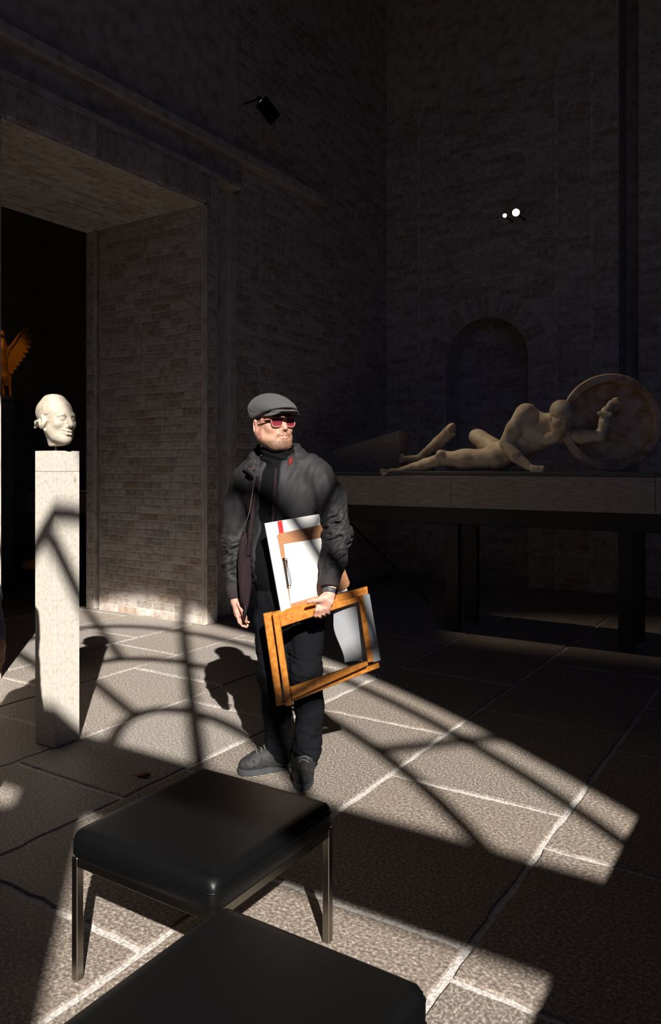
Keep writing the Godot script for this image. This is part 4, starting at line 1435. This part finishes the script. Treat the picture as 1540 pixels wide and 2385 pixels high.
# ---------- sculpture beam with the fallen warrior ----------
const SLAB_TOP := 1.418
func build_beam() -> void:
	var o := Vector3(-2.0, 0, -6.6)
	var b := thing("sculpture_base", "long pale stone beam on black steel posts under the fallen warrior", "sculpture base", o)
	var xs := [-4.6, on_z(1050, 1100, -6.3).x, on_z(1527, 1100, -6.3).x, 0.2, 1.4, 2.6]
	for k in xs.size() - 1:
		mi("beam_block", span(Vector3(xs[k] + 0.0015, 1.100, -6.95) - o, Vector3(xs[k + 1] - 0.0015, 1.379, -6.30) - o, 0.003), M.beam_stone, b)
	var dark := mat("dark_slate", Color(0.30, 0.31, 0.33), 0.6)
	mi("top_slab", span(Vector3(-4.6, 1.379, -6.94) - o, Vector3(2.6, SLAB_TOP, -6.315) - o, 0.003), dark, b)
	mi("steel_girder", span(Vector3(-4.5, 0.95, -6.88) - o, Vector3(2.6, 1.099, -6.36) - o, 0.005), M.black_steel, b)
	for e in [[1037, 1068], [1440, 1475], [560, 592]]:
		var x0 := on_z(e[0], 1300, -6.37).x
		var w := absf(on_z(e[1], 1300, -6.37).x - x0)
		for z in [-6.37, -6.80]:
			mi("post", span(Vector3(x0, 0, z - 0.07) - o, Vector3(x0 + w, 0.955, z) - o, 0.004), M.black_steel, b)
	mi("brace_rod", tube([on_z(786, 1188, -6.86) - o, on_z(1002, 1404, -6.86) - o], [0.011, 0.011], 8), M.black_steel, b)
	# stone wedge behind the feet
	var wo := on_z(855, 1097, -6.86)
	wo.y = SLAB_TOP
	var w := thing("stone_wedge", "grey stone wedge with a sloping top behind the warrior's feet", "stone block", wo)
	var poly := PackedVector2Array()
	for q in [[776, 1049], [930, 1003], [930, 1100], [776, 1100]]:
		var p := on_z(q[0], q[1], -6.75)
		poly.append(Vector2(p.x - wo.x, maxf(p.y, SLAB_TOP) - wo.y))
	var wst := surf()
	add_prism(wst, poly, Transform3D(Basis(), Vector3(0, 0, -6.75 - wo.z)), 0.18)
	mi("block", done(wst), M.beam_stone, w)

func build_warrior() -> void:
	var o := Vector3(-2.6, SLAB_TOP, -6.6)
	var t := thing("warrior_statue", "fallen bearded marble warrior propped on one arm along the stone beam", "sculpture", o)
	var p := func(px: float, py: float, z: float) -> Vector3:
		return on_z(px, py, z) - o
	var m := 0.00358      # metres a pixel out there
	var b := Blob.new()
	# near leg, stretched out
	b.chain([p.call(1156, 1068, -6.50), p.call(1085, 1070, -6.47), p.call(1034, 1068, -6.45)], [27 * m, 24 * m, 17.5 * m], 0.05)
	b.chain([p.call(1034, 1068, -6.45), p.call(990, 1083, -6.43), p.call(938, 1095, -6.40)], [17 * m, 15 * m, 9.5 * m], 0.03)
	b.ball(p.call(1026, 1058, -6.40), 11 * m, 0.03)
	b.chain([p.call(940, 1098, -6.40), p.call(915, 1099, -6.36), p.call(897, 1101, -6.33)], [9.5 * m, 9 * m, 8 * m], 0.02)
	for k in 5:
		b.bone(p.call(896, 1093 + 4.4 * k, -6.33), p.call(887 + 1.2 * k, 1092 + 5.0 * k, -6.31), 4.2 * m, 3.2 * m, 0.006)
	# far thigh, broken off above the knee
	b.chain([p.call(1160, 1052, -6.66), p.call(1112, 1018, -6.76)], [27 * m, 22 * m], 0.05)
	# trunk
	b.egg(p.call(1166, 1063, -6.57), Vector3(0.135, 0.105, 0.125), 0.06)
	b.chain([p.call(1168, 1060, -6.57), p.call(1198, 1046, -6.56), p.call(1222, 1036, -6.56)], [0.115, 0.108, 0.112], 0.06)
	b.egg(p.call(1252, 1008, -6.57), Vector3(0.180, 0.150, 0.128), 0.06, Basis(Vector3.BACK, 0.62))
	b.egg(p.call(1235, 1000, -6.48), Vector3(0.075, 0.060, 0.045), 0.04, Basis(Vector3.BACK, 0.5))
	b.egg(p.call(1280, 1022, -6.49), Vector3(0.070, 0.055, 0.045), 0.04, Basis(Vector3.BACK, 0.5))
	b.ball(p.call(1228, 962, -6.53), 21 * m, 0.05)
	b.bone(p.call(1228, 966, -6.54), p.call(1300, 1010, -6.60), 0.075, 0.070, 0.06)
	b.bone(p.call(1258, 985, -6.57), p.call(1290, 975, -6.53), 0.062, 0.056, 0.03)
	# near arm and fist
	b.chain([p.call(1222, 964, -6.51), p.call(1198, 1000, -6.45), p.call(1178, 1032, -6.42)], [22 * m, 20 * m, 15 * m], 0.03)
	b.chain([p.call(1178, 1032, -6.42), p.call(1202, 1062, -6.39), p.call(1233, 1088, -6.37)], [15 * m, 14.5 * m, 9.5 * m], 0.015)
	b.slab(p.call(1249, 1093, -6.36), Vector3(0.045, 0.032, 0.035), 0.018, 0.015, Basis(Vector3.BACK, -0.15))
	for k in 4:
		b.chain([p.call(1257, 1087 + 4.2 * k, -6.345 - 0.004 * k), p.call(1267 - k, 1088 + 4.6 * k, -6.335), p.call(1262 - k, 1094 + 4.2 * k, -6.325)], [0.0115, 0.0115, 0.010], 0.004)
	b.chain([p.call(1243, 1086, -6.335), p.call(1254, 1090, -6.32), p.call(1262, 1096, -6.318)], [0.013, 0.0115, 0.010], 0.004)
	# far arm reaching into the shield
	b.chain([p.call(1302, 1012, -6.60), p.call(1350, 1017, -6.60), p.call(1398, 1014, -6.60)], [18 * m, 16.5 * m, 14.5 * m], 0.04)
	b.chain([p.call(1400, 1016, -6.60), p.call(1409, 985, -6.60), p.call(1411, 958, -6.62)], [13 * m, 13 * m, 11 * m], 0.02)
	b.chain([p.call(1411, 957, -6.62), p.call(1424, 941, -6.63), p.call(1434, 934, -6.63)], [7 * m, 8 * m, 5 * m], 0.01)
	for k in 3:
		b.chain([p.call(1430, 930 + 4 * k, -6.62), p.call(1440, 929 + 4.4 * k, -6.61), p.call(1447, 932 + 4.4 * k, -6.62)], [0.012, 0.011, 0.009], 0.004)
	b.bone(p.call(1396, 963, -6.565), p.call(1424, 966, -6.575), 5.5 * m, 5.5 * m, 0.008)
	# muscles: middle line, lower edge of the ribs, groin
	b.chain([p.call(1262, 1020, -6.43), p.call(1232, 1030, -6.44), p.call(1196, 1050, -6.44)], [0.008, 0.009, 0.007], 0.02, 1)
	b.chain([p.call(1246, 1052, -6.47), p.call(1232, 1030, -6.44), p.call(1212, 1010, -6.46)], [0.007, 0.009, 0.007], 0.02, 1)
	b.chain([p.call(1178, 1076, -6.44), p.call(1158, 1052, -6.46), p.call(1150, 1034, -6.56)], [0.008, 0.010, 0.008], 0.02, 1)
	# breaks and seams
	b.slab(p.call(1074, 996, -6.76), Vector3(0.06, 0.16, 0.16), 0.004, 0.008, Basis(Vector3.BACK, 0.18), 1)
	b.chain([p.call(1196, 972, -6.42), p.call(1204, 976, -6.40), p.call(1218, 984, -6.40)], [0.004, 0.004, 0.004], 0.004, 1)
	b.ripple = func(q: Vector3) -> float:
		return 0.004 * soft.get_noise_3d(q.x * 9.0, q.y * 9.0, q.z * 9.0)
	b.ripple_most = 0.006
	# head bent to the right, bearded, under a close helmet
	var h := head_blob({"neck": false, "chin": 0.03})
	h.egg(Vector3(0, -0.100, 0.048), Vector3(0.050, 0.055, 0.045), 0.03)
	h.egg(Vector3(0, -0.148, 0.052), Vector3(0.030, 0.040, 0.030), 0.03)
	h.bone(Vector3(0, 0.022, 0.084), Vector3(0, -0.026, 0.110), 0.010, 0.013, 0.010)
	for s in [-1.0, 1.0]:
		h.chain([Vector3(s * 0.010, -0.050, 0.096), Vector3(s * 0.026, -0.062, 0.086), Vector3(s * 0.034, -0.080, 0.074)], [0.007, 0.007, 0.005], 0.008)
	var helm := Blob.new()
	helm.egg(Vector3(0, 0.040, -0.022), Vector3(0.092, 0.095, 0.112), 0.012)
	helm.slab(Vector3(0, -0.070, 0.03), Vector3(0.2, 0.085, 0.2), 0.002, 0.008, Basis(Vector3.RIGHT, -0.34), 1)
	var fwd := Vector3(0.50, -0.50, 0.66).normalized()
	var top := Vector3(0.36, 0.90, 0.22)
	var side := top.cross(fwd).normalized()
	var hb := Basis(side, fwd.cross(side), fwd)
	var hx := Transform3D(hb.scaled(Vector3.ONE * 1.08), p.call(1307, 974, -6.47))
	solid("figure", [[b, 0.0105, Transform3D()], [h, 0.005, hx], [helm, 0.006, hx]], M.marble, t)
	# the broken lower leg stands apart
	var lo := on_z(990, 1097, -6.80)
	lo.y = SLAB_TOP
	var l := thing("statue_fragment", "broken marble lower leg with bare foot lying behind the warrior's legs", "sculpture fragment", lo)
	var q := func(px: float, py: float, z: float) -> Vector3:
		return on_z(px, py, z) - lo
	var lb := Blob.new()
	m = 0.0037
	lb.chain([q.call(1054, 1000, -6.80), q.call(1022, 1030, -6.79), q.call(980, 1062, -6.77)], [16.5 * m, 15 * m, 8 * m], 0.02)
	lb.ball(q.call(1044, 1002, -6.74), 10 * m, 0.03)
	lb.chain([q.call(984, 1066, -6.77), q.call(958, 1068, -6.74), q.call(941, 1068, -6.71)], [8.5 * m, 8 * m, 7 * m], 0.015)
	for k in 5:
		lb.bone(q.call(940, 1060 + 3.6 * k, -6.71), q.call(932, 1060 + 4.0 * k, -6.69), 3.4 * m, 2.8 * m, 0.005)
	lb.slab(q.call(1078, 978, -6.80), Vector3(0.06, 0.14, 0.16), 0.004, 0.01, Basis(Vector3.BACK, -0.35), 1)
	solid("leg", [[lb, 0.008, Transform3D()]], M.marble, l)
	mi("support_pin", tube([q.call(1010, 1050, -6.80), Vector3(q.call(1010, 1050, -6.80).x, 0, q.call(1010, 1050, -6.80).z)], [0.007, 0.007], 8), M.black_steel, l)
	# shield
	var sc := on_z(1423, 984, -6.70)
	var s := thing("marble_shield", "round marble shield with broad raised rim leaning behind the warrior", "sculpture", Vector3(sc.x, SLAB_TOP, sc.z))
	var face := Transform3D(Basis(Vector3.UP, deg_to_rad(24.0)) * Basis(Vector3.RIGHT, PI / 2 - 0.04), Vector3(0, sc.y - SLAB_TOP, 0))
	var prof := [Vector2(0, -0.075)]
	for k in 8:
		var r := 0.33 * (k + 1) / 8.0
		prof.append(Vector2(r, -0.075 + 0.022 * pow(r / 0.33, 3.0)))
	for v in [Vector2(0.336, -0.02), Vector2(0.340, 0.026), Vector2(0.348, 0.032), Vector2(0.398, 0.028), Vector2(0.410, 0.016), Vector2(0.404, 0.0), Vector2(0.35, -0.060), Vector2(0.15, -0.105), Vector2(0, -0.115)]:
		prof.append(v)
	mi("bowl", lathe(prof, 64, face), M.shield_marble, s)

# ---------- room beyond, lamps, odds and ends ----------
func build_beyond() -> void:
	var bronze := mat("gilded_bronze", Color(0.62, 0.44, 0.14), 0.55, null, 1.0, 0.45)
	var o := at(14, 925, 9.4)
	var ped := thing("tall_pedestal", "dark tall pedestal beyond the doorway under the gilded bird", "pedestal", Vector3(o.x, 0, o.z), YAW)
	mi("column", span(Vector3(-0.14, 0, -0.14), Vector3(0.14, o.y - 0.05, 0.14), 0.006), M.dark_slate, ped)
	mi("top_plate", span(Vector3(-0.18, o.y - 0.05, -0.18), Vector3(0.18, o.y, 0.18), 0.006), M.dark_slate, ped)
	var e := thing("gilded_bird", "gilded bird statue with raised wings in the dark doorway", "sculpture", o, YAW)
	var k := 9.4 / FOCAL
	var q := func(px: float, py: float, z := 0.0) -> Vector3:
		return Vector3((px - 14.0) * k, (925.0 - py) * k, z)
	var b := Blob.new()
	b.chain([q.call(2, 850), q.call(4, 815), q.call(7, 790)], [0.085, 0.07, 0.04], 0.04)
	b.chain([q.call(2, 850), q.call(12, 880), q.call(14, 895)], [0.085, 0.06, 0.035], 0.04)
	b.ball(q.call(6, 778, 0.03), 0.045, 0.02)
	b.bone(q.call(10, 779, 0.06), q.call(15, 784, 0.08), 0.016, 0.006, 0.01)
	for s in [6, 22]:
		b.chain([q.call(s, 880), q.call(s + 2, 905), q.call(s + 3, 920)], [0.035, 0.016, 0.02], 0.01)
	solid("body", [[b, 0.008, Transform3D()]], bronze, e)
	# right wing: arm and a fan of feathers; left wing the same, turned away
	for side in [1.0, -1.0]:
		var wing := Node3D.new()
		wing.name = "wing"
		e.add_child(wing, true)
		var root_: Vector3 = q.call(14, 832)
		wing.position = root_
		if side < 0:
			wing.position = q.call(4, 828, -0.04)
			wing.transform.basis = Basis(Vector3.UP, PI - 0.9) * Basis(Vector3.BACK, 0.25)
		var pts := []
		for v in [[14, 835], [22, 812], [34, 797], [46, 776]]:
			pts.append(q.call(v[0], v[1]) - root_)
		mi("arm", tube([pts[0], pts[1], pts[2], pts[3]], [0.03, 0.026, 0.022, 0.014], 8), bronze, wing)
		for n in 12:
			var u := n / 11.0
			var a: Vector3 = pts[0].lerp(pts[3], u * 0.85) + (pts[2] - pts[0].lerp(pts[3], 0.55)) * sin(PI * u)
			var tip_px := [Vector2(30, 872), Vector2(38, 862), Vector2(45, 852), Vector2(52, 842), Vector2(59, 832), Vector2(66, 820), Vector2(71, 808), Vector2(74, 794), Vector2(74, 778), Vector2(69, 763), Vector2(61, 762), Vector2(54, 765)]
			var tip: Vector3 = q.call(tip_px[n].x, tip_px[n].y) - root_
			var d := tip - a
			var nrm := Vector3(-d.y, d.x, 0).normalized()
			var w := 0.026 + 0.010 * (1.0 - u)
			var poly := PackedVector2Array()
			for g in [[0.0, -0.7], [0.55, -1.0], [0.9, -0.7], [1.0, 0.0], [0.9, 0.7], [0.55, 1.0], [0.0, 0.7]]:
				var v: Vector3 = a + d * g[0] + nrm * w * g[1]
				poly.append(Vector2(v.x, v.y))
			mi("feather", prism(poly, 0.012, Transform3D(Basis(), Vector3(0, 0, 0.012 - 0.003 * n))), bronze, wing)
	# its spotlight, above the sight line of the door head
	var lp := o + Vector3(0.9, 2.3, 1.6)
	spot_lamp("spotlight", "small ceiling spotlight aimed at the gilded bird", lp, (o + Vector3(0, 0.35, 0)) - lp, 0.05, Color(1.0, 0.72, 0.36), 2.0, 9.0, Vector3.UP * (HALL_TOP - lp.y), 3.0, "spotlights")
	var so := Vector3(-8.5, 0, -7.6)
	var sh := thing("stone_shelf", "pale stone shelf on dark legs in the room beyond the plinth", "shelf", so)
	mi("slab", span(Vector3(-0.45, 0.86, -1.3), Vector3(0.45, 1.12, 1.1), 0.006), M.beam_stone, sh)
	for z in [-1.0, 0.8]:
		mi("leg", span(Vector3(-0.3, 0, z - 0.06), Vector3(0.3, 0.86, z + 0.06), 0.004), M.black_steel, sh)

func spot_lamp(called: String, label: String, where: Vector3, aim: Vector3, r: float, col: Color, energy: float, angle: float, arm: Vector3, glow: float, group: String) -> Node3D:
	var n := aim.normalized()
	var t := thing(called, label, "lamp", where, 0.0, group)
	var xf := Transform3D(facing(n) * Basis(Vector3.RIGHT, PI / 2), Vector3.ZERO)
	mi("housing", lathe([Vector2(0, -r * 3.0), Vector2(r * 0.9, -r * 3.0), Vector2(r * 1.25, -r * 2.2), Vector2(r * 1.25, r * 0.25), Vector2(r * 1.1, r * 0.25), Vector2(r * 1.1, -0.004), Vector2(0, -0.004)], 24, xf), M.black_steel, t)
	var bulb := StandardMaterial3D.new()
	bulb.resource_name = "lamp_glow"
	bulb.albedo_color = col
	bulb.emission_enabled = true
	bulb.emission = col
	bulb.emission_energy_multiplier = glow
	mi("lamp_disc", lathe([Vector2(r * 1.05, 0.0), Vector2(r * 0.7, r * 0.3), Vector2(0, r * 0.42)], 24, xf), bulb, t)
	mi("bracket", tube([-n * r * 1.6, arm - n * r * 1.6], [0.010, 0.010], 8), M.black_steel, t)
	var l := SpotLight3D.new()
	l.name = "light"
	l.light_color = col
	l.light_energy = energy
	l.spot_angle = angle
	l.spot_range = 20.0
	l.spot_attenuation = 2.0
	l.spot_angle_attenuation = 0.6
	l.light_size = r
	l.shadow_enabled = true
	t.add_child(l)
	l.transform = Transform3D(facing(-n), n * (r * 0.5 + 0.01))
	return t

func build_lamps() -> void:
	var a := on_z(1202, 495, BACK + 0.40)
	spot_lamp("spotlight", "larger glowing spotlight high on the shadowed niche wall", a, Vector3(0, 1.47, 0) - a, 0.040, Color(1.0, 0.86, 0.55), 0.4, 30.0, Vector3(0, 0, BACK - a.z), 9.0, "spotlights")
	var b := on_z(1176, 502, BACK + 0.32)
	spot_lamp("spotlight", "smaller glowing spotlight just below the larger one on the niche wall", b, Vector3(0, 1.47, 0) - b, 0.022, Color(1.0, 0.93, 0.75), 0.15, 30.0, Vector3(0, 0, BACK - b.z), 6.0, "spotlights")

func build_warrior_lamp() -> void:      # on the doorway wall, with added shutter plates that keep its spill off the floor
	var p := Vector3(FIELD + 0.22, 5.12, -6.13)
	var aim := Vector3(-2.15, 1.62, -6.64) - p
	var t := spot_lamp("spotlight", "dim spotlight high on the dark wall right of the doorway", p, aim, 0.019, Color(1.0, 0.91, 0.80), 6.5, 18.0, Vector3(-0.2, 0, 0), 0.4, "spotlights")
	var n := aim.normalized()
	var f := facing(n)
	var side := f.x if absf(f.x.z) > absf(f.y.z) else f.y
	var wide := n.cross(side)
	for s in [-1.0, 1.0]:
		var st := surf()
		add_box(st, Transform3D(Basis(wide, side, n), n * (0.11 + (0.04 if side.z * s > 0.0 else 0.0)) + side * s * 0.023), Vector3(0.14, 0.003, 0.27 if side.z * s > 0.0 else 0.19), 0.0)
		mi("added_shutter", done(st), M.black_steel, t)
		st = surf()
		add_box(st, Transform3D(Basis(wide, side, n), n * 0.11 + wide * s * 0.07), Vector3(0.003, 0.046, 0.19), 0.0)
		mi("added_shutter", done(st), M.black_steel, t)

func build_leaf() -> void:
	var o := at(334, HORIZON, 2638.65 / (1808.0 - HORIZON))
	o.y = 0.0
	var leaf := mat("dry_leaf", Color(0.55, 0.24, 0.08), 0.8)
	var t := thing("dry_leaf", "small orange dry leaf lying on the floor beside the stool", "leaf", o, 25.0)
	var st := surf()
	st.set_smooth_group(1)
	for i in 8:
		var u := i / 8.0
		var v := (i + 1) / 8.0
		var wu := 0.020 * sin(PI * pow(u, 0.8)) + 0.0006
		var wv := 0.020 * sin(PI * pow(v, 0.8)) + 0.0006
		for s in [-1.0, 1.0]:
			for y in [0.0, 0.0012]:
				quad(st, Vector3(u * 0.07 - 0.035, 0.003 + y, 0), Vector3(v * 0.07 - 0.035, 0.003 + y, 0), Vector3(v * 0.07 - 0.035, 0.003 + y + 0.012 * v, s * wv), Vector3(u * 0.07 - 0.035, 0.003 + y + 0.012 * u, s * wu), Vector3(0, 1.0 if y > 0.0 else -1.0, 0))
	mi("blade", done(st), leaf, t)
	mi("stem", tube([Vector3(-0.035, 0.003, 0), Vector3(-0.055, 0.002, 0.006)], [0.0012, 0.001], 6), leaf, t)

# unseen stone block added to the right as an occluder: its top edge cuts the sun patch
func build_sun_occluder() -> void:
	var o := Vector3(1.2, 0, -1.2)
	var t := thing("sculpture_base", "unseen long stone block added beside the sunlit floor to cut off the sun", "sculpture base", o)
	mi("block", span(Vector3(0.84, 0.0, -3.1) - o, Vector3(1.55, 1.505, 0.75) - o, 0.006), M.beam_stone, t)

# visitor at the left edge: only the right arm shows
func build_visitor() -> void:
	var d := 3.0
	var base := at(-74, HORIZON, d)
	base.y = 0
	var t := thing("person", "visitor in a grey coat with one arm hanging, beside the stone plinth", "person", base, YAW)
	var k := d / FOCAL
	var q := func(px: float, py: float, z := 0.0) -> Vector3:
		return Vector3((px + 74.0) * k, EYE.y - (py - HORIZON) * k, z)
	var tone := func(_p: Vector3) -> Color:
		return Color(0.50, 0.27, 0.19)
	var head := head_blob()
	head.tint = func(p: Vector3) -> Color:
		return Color(0.05, 0.035, 0.025) if p.z < -0.02 or p.y > 0.06 else Color(0.5, 0.28, 0.2)
	var core := Blob.new()
	core.tint = tone
	core.chain([q.call(-112, 1030), q.call(-112, 1300)], [0.05, 0.09], 0.03)
	core.chain([q.call(-62, 1100), q.call(-42, 1270), q.call(-8, 1490)], [0.034, 0.028, 0.022], 0.02)
	core.chain([q.call(-155, 1520), q.call(-158, 1930)], [0.07, 0.045], 0.03)
	core.chain([q.call(-110, 1520), q.call(-112, 1930)], [0.07, 0.045], 0.03)
	var hand := Blob.new()
	hand.tint = tone
	hand.bone(q.call(-7, 1478), q.call(-5, 1505), 0.026, 0.028, 0.015)
	hand.slab(q.call(-4, 1522), Vector3(0.018, 0.045, 0.036), 0.015, 0.014)
	for i in 4:
		var b: Vector3 = q.call(-5, 1545, 0.028 - 0.019 * i)
		finger(hand, [b, b + Vector3(-0.004, -0.030, 0.002), b + Vector3(-0.012, -0.056, 0.002), b + Vector3(-0.024, -0.070 + 0.004 * i, 0)], 0.0096)
	finger(hand, [q.call(-3, 1512, 0.03), q.call(-2, 1530, 0.045), q.call(-5, 1552, 0.046)], 0.012)
	solid("body", [[head, 0.006, Transform3D(Basis(Vector3.UP, -0.9), q.call(-112, 990))], [core, 0.018, Transform3D()], [hand, 0.004, Transform3D()]], M.skin, t)
	var coat_m := mat("grey_coat", Color(0.50, 0.53, 0.60), 0.9, noise_tex(0.2, [[0.0, grey(0.6)], [1.0, grey(1.0)]], 111, 256, 2), 4.0)
	coat_m.uv1_world_triplanar = false
	var coat := Blob.new()
	coat.egg(q.call(-112, 1160), Vector3(0.17, 0.24, 0.13), 0.05)
	coat.egg(q.call(-112, 1330), Vector3(0.165, 0.22, 0.13), 0.08)
	coat.bone(q.call(-170, 1095), q.call(-60, 1095), 0.06, 0.06, 0.05)
	coat.chain([q.call(-62, 1105), q.call(-44, 1260, -0.02), q.call(-25, 1380), q.call(-10, 1484, 0.01)], [0.056, 0.047, 0.043, 0.042], 0.02)
	coat.chain([q.call(-185, 1105), q.call(-195, 1260, -0.02), q.call(-195, 1480, 0.01)], [0.058, 0.054, 0.050], 0.02)
	coat.slab(q.call(-10, 1520, 0.01), Vector3(0.06, 0.055, 0.06), 0.002, 0.004, Basis(), 1)
	coat.ripple = func(p: Vector3) -> float:
		return folds(p, Vector3(9, 11, 9), 0.006)
	coat.ripple_most = 0.01
	solid("coat", [[coat, 0.009, Transform3D()]], coat_m, t)
	var tr := Blob.new()
	tr.chain([q.call(-153, 1460), q.call(-157, 1730), q.call(-158, 1935)], [0.095, 0.07, 0.06], 0.03)
	tr.chain([q.call(-115, 1460), q.call(-113, 1730), q.call(-112, 1935)], [0.095, 0.07, 0.06], 0.03)
	solid("trousers", [[tr, 0.012, Transform3D()]], M.trousers, t)
	for x in [-158, -112]:
		shoe(t, q.call(x, 1964, -0.09) * Vector3(1, 0, 1), q.call(x, 1964, 0.19) * Vector3(1, 0, 1), Vector3(q.call(x, 1930).x, 0.09, 0))

func _ready() -> void:
	rng.seed = 7
	build_light()
	make_materials()
	make_person_materials()
	build_floor()
	build_walls()
	build_window()
	build_beam()
	build_warrior()
	build_plinth()
	build_benches()
	build_sun_occluder()
	build_beyond()
	build_lamps()
	build_warrior_lamp()
	build_man()
	build_held_things()
	build_visitor()
	build_leaf()
	mesh_all()
